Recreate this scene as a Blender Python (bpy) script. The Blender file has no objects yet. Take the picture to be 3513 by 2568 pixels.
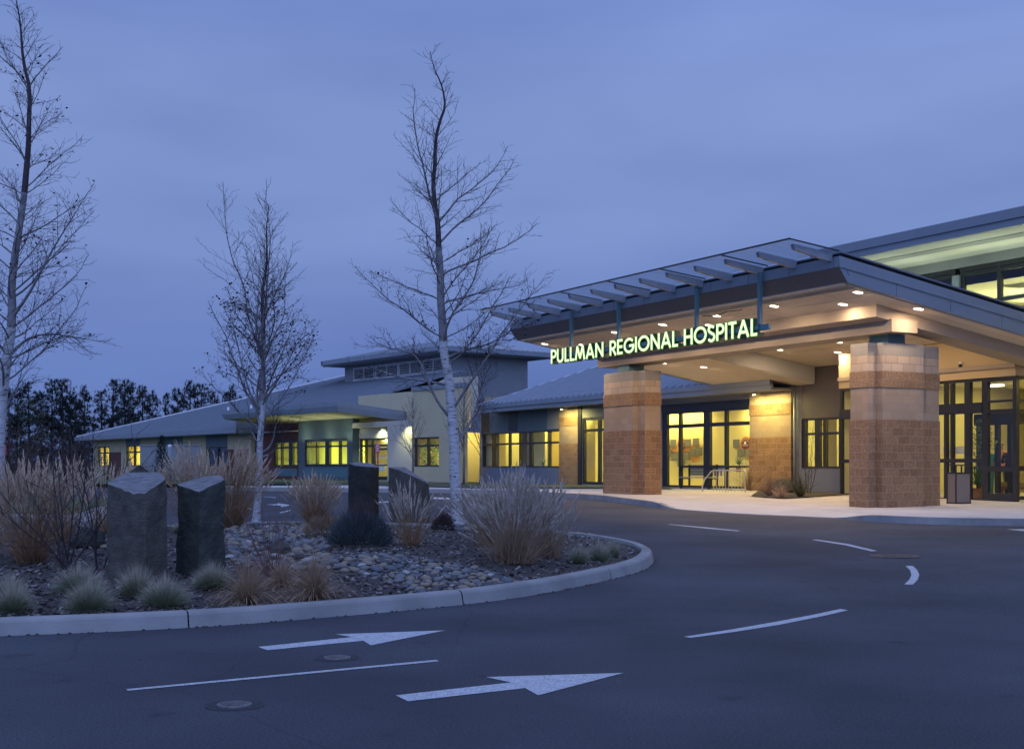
import bpy, bmesh, math, random
from mathutils import Vector, Matrix, noise
random.seed(7)
R = math.radians
scene = bpy.context.scene
# ---------------------------------------------------------------- camera
cam_d = bpy.data.cameras.new('camera'); cam = bpy.data.objects.new('camera', cam_d)
scene.collection.objects.link(cam); scene.camera = cam
cam.location = (0, 0, 1.5); cam.rotation_euler = (R(90), 0, 0)
cam_d.lens = 45.3; cam_d.sensor_width = 36; cam_d.shift_y = 316/3513
cam_d.clip_start = 0.1; cam_d.clip_end = 5000
# ---------------------------------------------------------------- sky
world = bpy.data.worlds.new("World"); scene.world = world; world.use_nodes = True
wn = world.node_tree.nodes; wl = world.node_tree.links; wn.clear()
def N(nodes, t, **k):
    n = nodes.new(t)
    for a, b in k.items(): setattr(n, a, b)
    return n
out = N(wn, 'ShaderNodeOutputWorld'); bg = N(wn, 'ShaderNodeBackground')
sky = N(wn, 'ShaderNodeTexSky', sky_type='NISHITA', sun_disc=False)
sky.sun_elevation = R(1.0); sky.sun_rotation = R(200); sky.ozone_density = 4.0; sky.air_density = 1.0
skym = N(wn, 'ShaderNodeMix', data_type='RGBA', blend_type='MULTIPLY'); skym.inputs[0].default_value = 1
skym.inputs[7].default_value = (0.10, 0.10, 0.10, 1)
wl.new(sky.outputs[0], skym.inputs[6])
tc = N(wn, 'ShaderNodeTexCoord'); sep = N(wn, 'ShaderNodeSeparateXYZ'); wl.new(tc.outputs['Generated'], sep.inputs[0])
ramp = N(wn, 'ShaderNodeValToRGB'); e = ramp.color_ramp.elements
e[0].position = 0.0; e[0].color = (0.078, 0.130, 0.345, 1)
e[1].position = 1.0; e[1].color = (0.27, 0.37, 0.74, 1)
for p, c in ((0.07, (0.108, 0.172, 0.425, 1)), (0.17, (0.158, 0.230, 0.490, 1)), (0.27, (0.178, 0.254, 0.525, 1)), (0.40, (0.138, 0.218, 0.510, 1))):
    q = e.new(p); q.color = c
wl.new(sep.outputs['Z'], ramp.inputs[0])
# soft stratus streaks
mp = N(wn, 'ShaderNodeMapping'); mp.inputs['Scale'].default_value = (1.6, 1.6, 6.0)
mp.inputs['Rotation'].default_value = (0, R(6), 0)
wl.new(tc.outputs['Generated'], mp.inputs[0])
cn = N(wn, 'ShaderNodeTexNoise'); cn.inputs['Scale'].default_value = 1.6; cn.inputs['Detail'].default_value = 7; cn.inputs['Roughness'].default_value = .45
cn.inputs['Distortion'].default_value = 0.15
wl.new(mp.outputs[0], cn.inputs['Vector'])
cr = N(wn, 'ShaderNodeValToRGB'); ce = cr.color_ramp.elements
ce[0].position = .34; ce[0].color = (.86, .87, .90, 1); ce[1].position = .66; ce[1].color = (1.13, 1.11, 1.07, 1)
wl.new(cn.outputs[0], cr.inputs[0])
cm = N(wn, 'ShaderNodeMix', data_type='RGBA', blend_type='MULTIPLY'); cm.inputs[0].default_value = 1
wl.new(ramp.outputs[0], cm.inputs[6]); wl.new(cr.outputs[0], cm.inputs[7])
# brighter afterglow on the side where the sun went down (behind the camera)
ag = N(wn, 'ShaderNodeMapRange'); ag.inputs[1].default_value = 0.1; ag.inputs[2].default_value = -1.0
ag.inputs[3].default_value = 1.0; ag.inputs[4].default_value = 2.6
wl.new(sep.outputs['Y'], ag.inputs[0])
agm = N(wn, 'ShaderNodeVectorMath', operation='SCALE'); wl.new(cm.outputs[2], agm.inputs[0]); wl.new(ag.outputs[0], agm.inputs['Scale'])
addn = N(wn, 'ShaderNodeMix', data_type='RGBA', blend_type='MIX'); addn.inputs[0].default_value = 0.06
wl.new(agm.outputs[0], addn.inputs[6]); wl.new(skym.outputs[2], addn.inputs[7])
wl.new(addn.outputs[2], bg.inputs[0]); bg.inputs[1].default_value = 1.27
wl.new(bg.outputs[0], out.inputs[0])
sd = bpy.data.lights.new('sun', 'SUN'); sd.energy = 0.12; sd.angle = R(60); sd.color = (0.72, 0.8, 1.0)
so = bpy.data.objects.new('sun', sd); scene.collection.objects.link(so)
so.rotation_euler = (R(50), 0, R(-20)); so.location = (0, 0, 60)
scene.view_settings.view_transform = 'Standard'; scene.view_settings.look = 'None'
scene.view_settings.exposure = 0.0; scene.view_settings.gamma = 1.0
scene.cycles.max_bounces = 8; scene.cycles.diffuse_bounces = 4; scene.cycles.transparent_max_bounces = 16
scene.cycles.sample_clamp_indirect = 4.0; scene.cycles.caustics_reflective = False; scene.cycles.caustics_refractive = False
# ---------------------------------------------------------------- view maths
FV = 2843.5; CX = 1130.0; HZ = 1029.3           # plan units read from the photograph
class Frame:
    def __init__(s, ox, oy, ang): s.o = Vector((ox, oy, 0)); s.a = ang; s.m = Matrix.Rotation(ang, 4, 'Z')
    def w(s, x, y, z=0): return s.o + s.m @ Vector((x, y, z))
    def x_at(s, px, y):       # x in this frame where the sight line through column px meets the plane y
        k = (px-CX)/FV; c, sn = math.cos(s.a), math.sin(s.a)
        X0 = s.o.x - sn*y; Y0 = s.o.y + c*y
        return (k*Y0 - X0)/(c - k*sn)
    def z_at(s, px, py, y):
        x = s.x_at(px, y); Y = s.w(x, y).y
        return 1.5 + (HZ-py)/FV*Y
GF = Frame(0, 0, 0)
CF = Frame(8.78, 31.8, -R(61.13))     # canopy and main building: x to the near right, y into the building
LF = Frame(-9.16, 74.0, -R(52.8))     # left wing
def g(Y):                             # road level
    pts = [(0, 0), (13, 0), (28, .28), (40, .46), (55, .5), (86, .55), (300, .55)]
    if Y <= 0: return 0
    for (a, za), (b, zb) in zip(pts, pts[1:]):
        if Y <= b: return za + (zb-za)*(Y-a)/(b-a)
    return .55
def gp(px, py, off=0.0):              # ground point seen at a plan pixel
    Y = 20.0
    for _ in range(60): Y = .5*Y + .5*max(3, FV*(1.5-g(Y)-off)/(py-HZ))
    return Vector(((px-CX)/FV*Y, Y, g(Y)+off))
def at(px, py, Y): return Vector(((px-CX)/FV*Y, Y, 1.5+(HZ-py)/FV*Y))
def F2(x, y): return (x/1.5544, y/1.5544)
# ---------------------------------------------------------------- materials
def _m(name):
    m = bpy.data.materials.new(name); m.use_nodes = True; nt = m.node_tree; nt.nodes.clear()
    o = N(nt.nodes, 'ShaderNodeOutputMaterial'); b = N(nt.nodes, 'ShaderNodeBsdfPrincipled')
    nt.links.new(b.outputs[0], o.inputs[0]); return m, nt, b, o
def C4(c): return (c[0], c[1], c[2], 1)
def sock(nt, coord):
    t = N(nt.nodes, 'ShaderNodeTexCoord'); return t.outputs[coord]
def mat(name, c, c2=None, sc=3.0, rough=.8, metal=0, bump=0, bsc=30, detail=6, coord='Object', c3=None, sc3=.5, f3=.5, spec=.5, stretch=None, trans=0):
    m, nt, b, o = _m(name); L = nt.links
    b.inputs['Roughness'].default_value = rough; b.inputs['Metallic'].default_value = metal
    b.inputs['Specular IOR Level'].default_value = spec
    vec = sock(nt, coord)
    if stretch:
        mpn = N(nt.nodes, 'ShaderNodeMapping'); mpn.inputs['Scale'].default_value = stretch; L.new(vec, mpn.inputs[0]); vec = mpn.outputs[0]
    if c2 is None: c2 = tuple(x*.8 for x in c)
    n = N(nt.nodes, 'ShaderNodeTexNoise'); n.inputs['Scale'].default_value = sc; n.inputs['Detail'].default_value = detail; n.inputs['Roughness'].default_value = .6
    L.new(vec, n.inputs['Vector'])
    r = N(nt.nodes, 'ShaderNodeValToRGB'); r.color_ramp.elements[0].position = .32; r.color_ramp.elements[1].position = .68
    r.color_ramp.elements[0].color = C4(c); r.color_ramp.elements[1].color = C4(c2); L.new(n.outputs[0], r.inputs[0]); col = r.outputs[0]
    if c3 is not None:
        n3 = N(nt.nodes, 'ShaderNodeTexNoise'); n3.inputs['Scale'].default_value = sc3; n3.inputs['Detail'].default_value = 4; L.new(vec, n3.inputs['Vector'])
        mr = N(nt.nodes, 'ShaderNodeMapRange'); mr.inputs[1].default_value = .45; mr.inputs[2].default_value = .7; mr.inputs[4].default_value = f3; L.new(n3.outputs[0], mr.inputs[0])
        mx = N(nt.nodes, 'ShaderNodeMix', data_type='RGBA'); L.new(mr.outputs[0], mx.inputs[0]); L.new(col, mx.inputs[6]); mx.inputs[7].default_value = C4(c3); col = mx.outputs[2]
    L.new(col, b.inputs['Base Color'])
    if bump:
        nb = N(nt.nodes, 'ShaderNodeTexNoise'); nb.inputs['Scale'].default_value = bsc; nb.inputs['Detail'].default_value = 5; L.new(vec, nb.inputs['Vector'])
        bp = N(nt.nodes, 'ShaderNodeBump'); bp.inputs['Strength'].default_value = min(1, bump); bp.inputs['Distance'].default_value = .02*max(1, bump); L.new(nb.outputs[0], bp.inputs['Height']); L.new(bp.outputs[0], b.inputs['Normal'])
    return m
def emit(name, c, s):
    m = bpy.data.materials.new(name); m.use_nodes = True; nt = m.node_tree; nt.nodes.clear()
    o = N(nt.nodes, 'ShaderNodeOutputMaterial'); e_ = N(nt.nodes, 'ShaderNodeEmission'); e_.inputs[0].default_value = C4(c); e_.inputs[1].default_value = s
    nt.links.new(e_.outputs[0], o.inputs[0]); return m
def glassm(name, tint=(1, 1, 1), refl=.10, rough=.02):
    m = bpy.data.materials.new(name); m.use_nodes = True; nt = m.node_tree; nt.nodes.clear(); L = nt.links
    o = N(nt.nodes, 'ShaderNodeOutputMaterial'); t = N(nt.nodes, 'ShaderNodeBsdfTransparent'); t.inputs[0].default_value = C4(tint)
    gl = N(nt.nodes, 'ShaderNodeBsdfGlossy'); gl.inputs['Roughness'].default_value = rough
    lw = N(nt.nodes, 'ShaderNodeLayerWeight'); lw.inputs[0].default_value = .35
    mr = N(nt.nodes, 'ShaderNodeMapRange'); mr.inputs[3].default_value = refl*.6; mr.inputs[4].default_value = refl*4; L.new(lw.outputs[0], mr.inputs[0])
    mx = N(nt.nodes, 'ShaderNodeMixShader'); L.new(mr.outputs[0], mx.inputs[0]); L.new(t.outputs[0], mx.inputs[1]); L.new(gl.outputs[0], mx.inputs[2]); L.new(mx.outputs[0], o.inputs[0])
    return m
def blockm(name, c, c2, mortar, split=False, msize=.006, voff=0.0):
    m, nt, b, o = _m(name); L = nt.links; b.inputs['Roughness'].default_value = .9
    uv = sock(nt, 'UV'); mpn = N(nt.nodes, 'ShaderNodeMapping'); mpn.inputs['Location'].default_value = (0, voff, 0); L.new(uv, mpn.inputs[0])
    br = N(nt.nodes, 'ShaderNodeTexBrick'); br.offset = .5
    br.inputs['Scale'].default_value = 1; br.inputs['Brick Width'].default_value = .4; br.inputs['Row Height'].default_value = .2
    br.inputs['Mortar Size'].default_value = msize; br.inputs['Mortar Smooth'].default_value = .2; br.inputs['Bias'].default_value = 0
    br.inputs['Color1'].default_value = C4(c); br.inputs['Color2'].default_value = C4(c2); br.inputs['Mortar'].default_value = C4(mortar)
    L.new(mpn.outputs[0], br.inputs['Vector'])
    n = N(nt.nodes, 'ShaderNodeTexNoise'); n.inputs['Scale'].default_value = 26 if split else 60; n.inputs['Detail'].default_value = 7; n.inputs['Roughness'].default_value = .7; L.new(sock(nt, 'Object'), n.inputs['Vector'])
    r = N(nt.nodes, 'ShaderNodeMapRange'); r.inputs[1].default_value = .3; r.inputs[2].default_value = .7
    r.inputs[3].default_value = .52 if split else .85; r.inputs[4].default_value = 1.35 if split else 1.1; L.new(n.outputs[0], r.inputs[0])
    vm = N(nt.nodes, 'ShaderNodeVectorMath', operation='SCALE'); L.new(br.outputs[0], vm.inputs[0]); L.new(r.outputs[0], vm.inputs['Scale'])
    L.new(vm.outputs[0], b.inputs['Base Color'])
    ad = N(nt.nodes, 'ShaderNodeMath', operation='MULTIPLY_ADD'); L.new(n.outputs[0], ad.inputs[0]); ad.inputs[1].default_value = 1.0 if split else .15
    inv = N(nt.nodes, 'ShaderNodeMath', operation='SUBTRACT'); inv.inputs[0].default_value = 1; L.new(br.outputs['Fac'], inv.inputs[1]); L.new(inv.outputs[0], ad.inputs[2])
    bp = N(nt.nodes, 'ShaderNodeBump'); bp.inputs['Strength'].default_value = .9 if split else .4; bp.inputs['Distance'].default_value = .03 if split else .008
    L.new(ad.outputs[0], bp.inputs['Height']); L.new(bp.outputs[0], b.inputs['Normal']); return m
M = {}
def asphalt():
    m, nt, b, o = _m('asphalt'); L = nt.links; v = sock(nt, 'Object'); b.inputs['Roughness'].default_value = .85; b.inputs['Specular IOR Level'].default_value = .35
    n = N(nt.nodes, 'ShaderNodeTexNoise'); n.inputs['Scale'].default_value = 55; n.inputs['Detail'].default_value = 8; n.inputs['Roughness'].default_value = .75; L.new(v, n.inputs['Vector'])
    r = N(nt.nodes, 'ShaderNodeValToRGB'); r.color_ramp.elements[0].position = .33; r.color_ramp.elements[1].position = .68
    r.color_ramp.elements[0].color = (.020, .022, .028, 1); r.color_ramp.elements[1].color = (.100, .107, .124, 1); L.new(n.outputs[0], r.inputs[0])
    n2 = N(nt.nodes, 'ShaderNodeTexNoise'); n2.inputs['Scale'].default_value = .35; n2.inputs['Detail'].default_value = 5; L.new(v, n2.inputs['Vector'])
    mp2 = N(nt.nodes, 'ShaderNodeMapRange'); mp2.inputs[1].default_value = .35; mp2.inputs[2].default_value = .65; mp2.inputs[3].default_value = .70; mp2.inputs[4].default_value = 1.28; L.new(n2.outputs[0], mp2.inputs[0])
    vo = N(nt.nodes, 'ShaderNodeTexVoronoi'); vo.inputs['Scale'].default_value = 90; L.new(v, vo.inputs['Vector'])
    sp = N(nt.nodes, 'ShaderNodeMapRange'); sp.inputs[1].default_value = .0; sp.inputs[2].default_value = .35; sp.inputs[3].default_value = 1.35; sp.inputs[4].default_value = .92; L.new(vo.outputs[0], sp.inputs[0])
    oil = N(nt.nodes, 'ShaderNodeTexNoise'); oil.inputs['Scale'].default_value = 1.7; oil.inputs['Detail'].default_value = 3; L.new(v, oil.inputs['Vector'])
    om = N(nt.nodes, 'ShaderNodeMapRange'); om.inputs[1].default_value = .66; om.inputs[2].default_value = .74; om.inputs[3].default_value = 1.0; om.inputs[4].default_value = .62; L.new(oil.outputs[0], om.inputs[0])
    wv = N(nt.nodes, 'ShaderNodeTexNoise'); wv.inputs['Scale'].default_value = 1.1; wv.inputs['Detail'].default_value = 6; L.new(v, wv.inputs['Vector'])
    wm = N(nt.nodes, 'ShaderNodeMix', data_type='RGBA'); wm.inputs[0].default_value = .22; L.new(v, wm.inputs[6]); L.new(wv.outputs[1], wm.inputs[7])
    ck = N(nt.nodes, 'ShaderNodeTexVoronoi', feature='DISTANCE_TO_EDGE'); ck.inputs['Scale'].default_value = .20; L.new(wm.outputs[2], ck.inputs['Vector'])
    cm2 = N(nt.nodes, 'ShaderNodeMapRange'); cm2.inputs[1].default_value = 0; cm2.inputs[2].default_value = .0022; cm2.inputs[3].default_value = .72; cm2.inputs[4].default_value = 1.0; L.new(ck.outputs[0], cm2.inputs[0])
    m0 = N(nt.nodes, 'ShaderNodeMath', operation='MULTIPLY'); L.new(om.outputs[0], m0.inputs[0]); L.new(cm2.outputs[0], m0.inputs[1])
    ma = N(nt.nodes, 'ShaderNodeMath', operation='MULTIPLY'); L.new(mp2.outputs[0], ma.inputs[0]); L.new(m0.outputs[0], ma.inputs[1])
    m1 = N(nt.nodes, 'ShaderNodeMath', operation='MULTIPLY'); L.new(ma.outputs[0], m1.inputs[0]); L.new(sp.outputs[0], m1.inputs[1])
    vm = N(nt.nodes, 'ShaderNodeVectorMath', operation='SCALE'); L.new(r.outputs[0], vm.inputs[0]); L.new(m1.outputs[0], vm.inputs['Scale']); L.new(vm.outputs[0], b.inputs['Base Color'])
    bp = N(nt.nodes, 'ShaderNodeBump'); bp.inputs['Strength'].default_value = .7; bp.inputs['Distance'].default_value = .012; L.new(n.outputs[0], bp.inputs['Height']); L.new(bp.outputs[0], b.inputs['Normal'])
    return m
M['asphalt'] = asphalt()
M['grassground'] = mat('lawn_grass_green', (.025, .065, .018), (.05, .10, .03), sc=2, rough=.95, bump=1, bsc=25)
M['farground'] = mat('far_ground', (.05, .055, .035), (.07, .07, .05), sc=.3, rough=1)
M['mulch'] = mat('bark_mulch', (.030, .024, .022), (.085, .07, .062), sc=22, rough=.95, bump=1.5, bsc=28)
M['chip'] = mat('bark_chip', (.05, .042, .038), (.20, .17, .155), sc=3, rough=.9)
M['concrete'] = mat('concrete_curb', (.27, .265, .25), (.34, .33, .31), sc=2.5, rough=.85, bump=.3, bsc=60, c3=(.17, .165, .15), sc3=1.4, f3=.65)
M['plaza'] = mat('concrete_plaza', (.50, .47, .43), (.58, .55, .50), sc=1.2, rough=.8, bump=.15, bsc=40, c3=(.40, .38, .35), sc3=.4, f3=.4)
M['paint'] = mat('road_paint', (.50, .51, .52), (.66, .67, .68), sc=14, rough=.7, bump=.2, bsc=60, c3=(.12, .12, .13), sc3=85, f3=.9)
M['iron'] = mat('cast_iron', (.15, .14, .14), (.25, .24, .23), sc=20, rough=.6, metal=.4, bump=.6, bsc=40)
M['iron_rust'] = mat('cast_iron_brown', (.12, .085, .065), (.18, .13, .10), sc=20, rough=.7, bump=.6, bsc=40)
M['cap'] = blockm('block_cap', (.30, .28, .25), (.33, .31, .27), (.20, .18, .15), msize=.003)
M['tan'] = blockm('block_tan_smooth', (.44, .34, .24), (.52, .41, .30), (.22, .17, .12))
M['split'] = blockm('block_brown_split', (.29, .175, .09), (.37, .23, .125), (.42, .31, .20), True, .008)
M['split2'] = blockm('block_red_brown_split', (.27, .15, .075), (.37, .215, .11), (.42, .30, .19), True, .008)
M['pink'] = blockm('block_buff_smooth', (.35, .255, .165), (.41, .305, .205), (.28, .21, .155), msize=.003)
M['fascia'] = mat('fascia_metal_bluegrey', (.21, .24, .27), (.24, .27, .30), sc=1, rough=.45, spec=.5)
M['fascia2'] = mat('fascia_metal_brown', (.13, .12, .12), (.15, .135, .13), sc=1, rough=.5)
M['soffit'] = mat('soffit_stucco', (.66, .56, .44), (.71, .61, .49), sc=.7, rough=.9, bump=.15, bsc=80)
M['beam'] = mat('beam_taupe', (.36, .30, .23), (.40, .33, .26), sc=1, rough=.85, bump=.1, bsc=60)
M['bulk'] = mat('bulkhead_grey', (.46, .45, .42), (.50, .49, .45), sc=1, rough=.8)
M['steel'] = mat('painted_steel_grey', (.30, .32, .34), (.36, .38, .40), sc=4, rough=.4, metal=.3)
M['teal'] = mat('painted_steel_teal', (.09, .19, .21), (.11, .22, .24), sc=4, rough=.45)
M['dark'] = mat('dark_frame', (.018, .020, .024), (.026, .028, .032), sc=4, rough=.35)
M['glass'] = glassm('window_glass', (.93, .96, .93), .09)
M['awnglass'] = glassm('awning_glass', (.80, .86, .92), .09)
M['cream'] = mat('stucco_cream', (.52, .44, .27), (.57, .49, .31), sc=1, rough=.9, bump=.2, bsc=60)
M['cream2'] = mat('stucco_pale_beige', (.52, .47, .38), (.56, .51, .42), sc=1, rough=.9, bump=.2, bsc=60)
M['orange'] = mat('stucco_ochre', (.52, .40, .22), (.56, .43, .25), sc=1, rough=.9)
M['tealwall'] = mat('metal_wall_teal', (.10, .14, .16), (.12, .16, .18), sc=1, rough=.6)
M['darkwall'] = mat('dark_panel', (.09, .08, .078), (.11, .095, .09), sc=1, rough=.7)
M['greywall'] = mat('grey_stucco', (.22, .23, .24), (.26, .27, .28), sc=1, rough=.85)
M['basewall'] = mat('blue_grey_base', (.15, .17, .22), (.17, .19, .25), sc=1, rough=.8)
M['brick'] = mat('red_brown_panel', (.13, .045, .035), (.16, .06, .045), sc=3, rough=.85)
M['lou'] = mat('louver_metal', (.58, .59, .60), (.64, .65, .66), sc=2, rough=.5)
M['yellow'] = mat('interior_yellow_wall', (.74, .68, .36), (.78, .71, .40), sc=.6, rough=.8)
M['yellow2'] = mat('interior_gold_wall', (.70, .53, .16), (.74, .57, .20), sc=.6, rough=.8)
M['ifloor'] = mat('interior_floor', (.40, .36, .24), (.46, .42, .3), sc=2, rough=.4)
M['iceil'] = mat('interior_ceiling', (.72, .72, .60), (.76, .76, .66), sc=1, rough=.9)
M['lens'] = emit('lamp_lens', (1, .86, .66), 9)
M['tube'] = emit('lamp_tube', (1, .92, .62), 6)
M['face'] = emit('sign_face_lit', (.78, 1, .60), 1.35)
M['halo'] = emit('sign_glow_outline', (.35, .85, .16), .8)
M['return'] = mat('sign_return_green', (.012, .045, .035), (.02, .06, .05), sc=4, rough=.5)
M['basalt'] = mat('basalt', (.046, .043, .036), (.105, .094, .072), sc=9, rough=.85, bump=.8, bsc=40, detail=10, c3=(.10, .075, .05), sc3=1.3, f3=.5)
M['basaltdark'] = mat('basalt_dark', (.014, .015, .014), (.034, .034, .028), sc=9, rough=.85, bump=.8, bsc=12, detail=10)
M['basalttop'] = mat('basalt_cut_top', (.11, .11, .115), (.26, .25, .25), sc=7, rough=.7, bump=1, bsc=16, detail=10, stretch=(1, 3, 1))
M['bark'] = None
M['granite'] = mat('exposed_aggregate', (.34, .28, .24), (.16, .13, .12), sc=60, rough=.9, bump=.6, bsc=90)
M['wood'] = mat('bench_wood', (.28, .13, .05), (.34, .17, .07), sc=6, rough=.5)
M['rail'] = mat('galvanised_rail', (.5, .5, .5), (.6, .6, .6), sc=6, rough=.3, metal=.7)
M['red'] = mat('sign_red', (.50, .06, .07), (.45, .05, .06), sc=4, rough=.5)
M['white'] = mat('white_paint', (.7, .7, .7), (.75, .75, .75), sc=4, rough=.5)
def roofm():
    m, nt, b, o = _m('standing_seam_metal'); L = nt.links; b.inputs['Roughness'].default_value = .5; b.inputs['Metallic'].default_value = .15
    n = N(nt.nodes, 'ShaderNodeTexNoise'); n.inputs['Scale'].default_value = .5; L.new(sock(nt, 'Object'), n.inputs['Vector'])
    r = N(nt.nodes, 'ShaderNodeValToRGB'); r.color_ramp.elements[0].color = (.14, .16, .19, 1); r.color_ramp.elements[1].color = (.19, .21, .245, 1); L.new(n.outputs[0], r.inputs[0]); L.new(r.outputs[0], b.inputs['Base Color']); return m
M['roof'] = roofm()
M['seam'] = mat('roof_rib_metal', (.34, .37, .41), (.38, .41, .45), sc=2, rough=.4)
def barkm():
    m, nt, b, o = _m('birch_bark'); L = nt.links; v = sock(nt, 'Object'); b.inputs['Roughness'].default_value = .8
    mpn = N(nt.nodes, 'ShaderNodeMapping'); mpn.inputs['Scale'].default_value = (3, 3, 22); L.new(v, mpn.inputs[0])
    n = N(nt.nodes, 'ShaderNodeTexNoise'); n.inputs['Scale'].default_value = 2.2; n.inputs['Detail'].default_value = 5; L.new(mpn.outputs[0], n.inputs['Vector'])
    r = N(nt.nodes, 'ShaderNodeValToRGB'); el = r.color_ramp.elements; el[0].position = .30; el[0].color = (.05, .045, .045, 1); el[1].position = .42; el[1].color = (.40, .40, .40, 1)
    q = el.new(.7); q.color = (.56, .56, .56, 1); L.new(n.outputs[0], r.inputs[0])
    n2 = N(nt.nodes, 'ShaderNodeTexVoronoi'); n2.inputs['Scale'].default_value = 1.5; mp2 = N(nt.nodes, 'ShaderNodeMapping'); mp2.inputs['Scale'].default_value = (3.2, 3.2, 5.5); L.new(v, mp2.inputs[0]); L.new(mp2.outputs[0], n2.inputs['Vector'])
    mr = N(nt.nodes, 'ShaderNodeMapRange'); mr.inputs[1].default_value = .10; mr.inputs[2].default_value = .17; L.new(n2.outputs[0], mr.inputs[0])
    mx = N(nt.nodes, 'ShaderNodeMix', data_type='RGBA'); L.new(mr.outputs[0], mx.inputs[0]); mx.inputs[6].default_value = (.02, .018, .018, 1); L.new(r.outputs[0], mx.inputs[7]); L.new(mx.outputs[2], b.inputs['Base Color'])
    bp = N(nt.nodes, 'ShaderNodeBump'); bp.inputs['Strength'].default_value = .4; L.new(n.outputs[0], bp.inputs['Height']); L.new(bp.outputs[0], b.inputs['Normal']); return m
M['bark'] = barkm()
M['limb'] = mat('birch_limb', (.13, .12, .125), (.28, .27, .27), sc=6, rough=.8)
M['twig'] = mat('birch_twig', (.035, .024, .026), (.065, .045, .045), sc=6, rough=.8)
M['dryleaf'] = mat('dry_leaf', (.045, .014, .012), (.08, .025, .018), sc=6, rough=.8)
M['pine'] = mat('pine_needles', (.010, .018, .016), (.028, .042, .030), sc=1.2, rough=.9)
M['pinetrunk'] = mat('pine_trunk', (.03, .024, .02), (.05, .04, .035), sc=3, rough=.9)
M['straw'] = mat('dry_grass_straw', (.40, .24, .12), (.22, .13, .07), sc=4, rough=.85)
M['plume'] = mat('grass_plume', (.46, .33, .22), (.60, .46, .33), sc=5, rough=.95)
M['plumegrey'] = mat('grass_plume_pale', (.40, .33, .26), (.54, .46, .38), sc=5, rough=.95)
M['strawdark'] = mat('dry_grass_brown', (.24, .155, .09), (.38, .26, .16), sc=4, rough=.9)
M['fescue'] = mat('blue_fescue_blade', (.13, .165, .09), (.28, .30, .18), sc=5, rough=.85)
M['fescuetip'] = mat('blue_fescue_tip', (.46, .40, .30), (.34, .33, .23), sc=5, rough=.9)
M['sedge'] = mat('bronze_sedge', (.46, .32, .20), (.26, .16, .09), sc=6, rough=.8)
M['lav'] = mat('lavender_leaf', (.055, .08, .085), (.11, .135, .135), sc=6, rough=.9)
M['shrubtwig'] = mat('shrub_twig', (.06, .035, .035), (.10, .06, .055), sc=6, rough=.85)
M['leafgreen'] = mat('house_plant_leaf', (.06, .13, .03), (.12, .24, .06), sc=4, rough=.5)
M['oliveleaf'] = mat('olive_leaf', (.05, .06, .02), (.12, .11, .04), sc=3, rough=.8)
M['pot'] = mat('terracotta_pot', (.35, .15, .06), (.30, .13, .05), sc=4, rough=.7)
M['basaltdark2'] = mat('basalt_olive_dark', (.026, .030, .026), (.055, .060, .045), sc=5, rough=.8, bump=1.2, bsc=12, detail=10)
M['leafbright'] = mat('house_plant_leaf_bright', (.10, .28, .05), (.16, .38, .10), sc=4, rough=.5)
M['cushion'] = mat('seat_cushion_gold', (.40, .26, .08), (.45, .30, .10), sc=4, rough=.9)
M['shrubred'] = mat('shrub_red_twig', (.14, .07, .06), (.20, .11, .10), sc=6, rough=.8)
M['benchgrey'] = mat('bench_grey_blue', (.26, .28, .32), (.30, .32, .36), sc=6, rough=.6)
M['yard'] = mat('ground_cover_green', (.03, .045, .02), (.06, .07, .035), sc=3, rough=.9)
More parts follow.
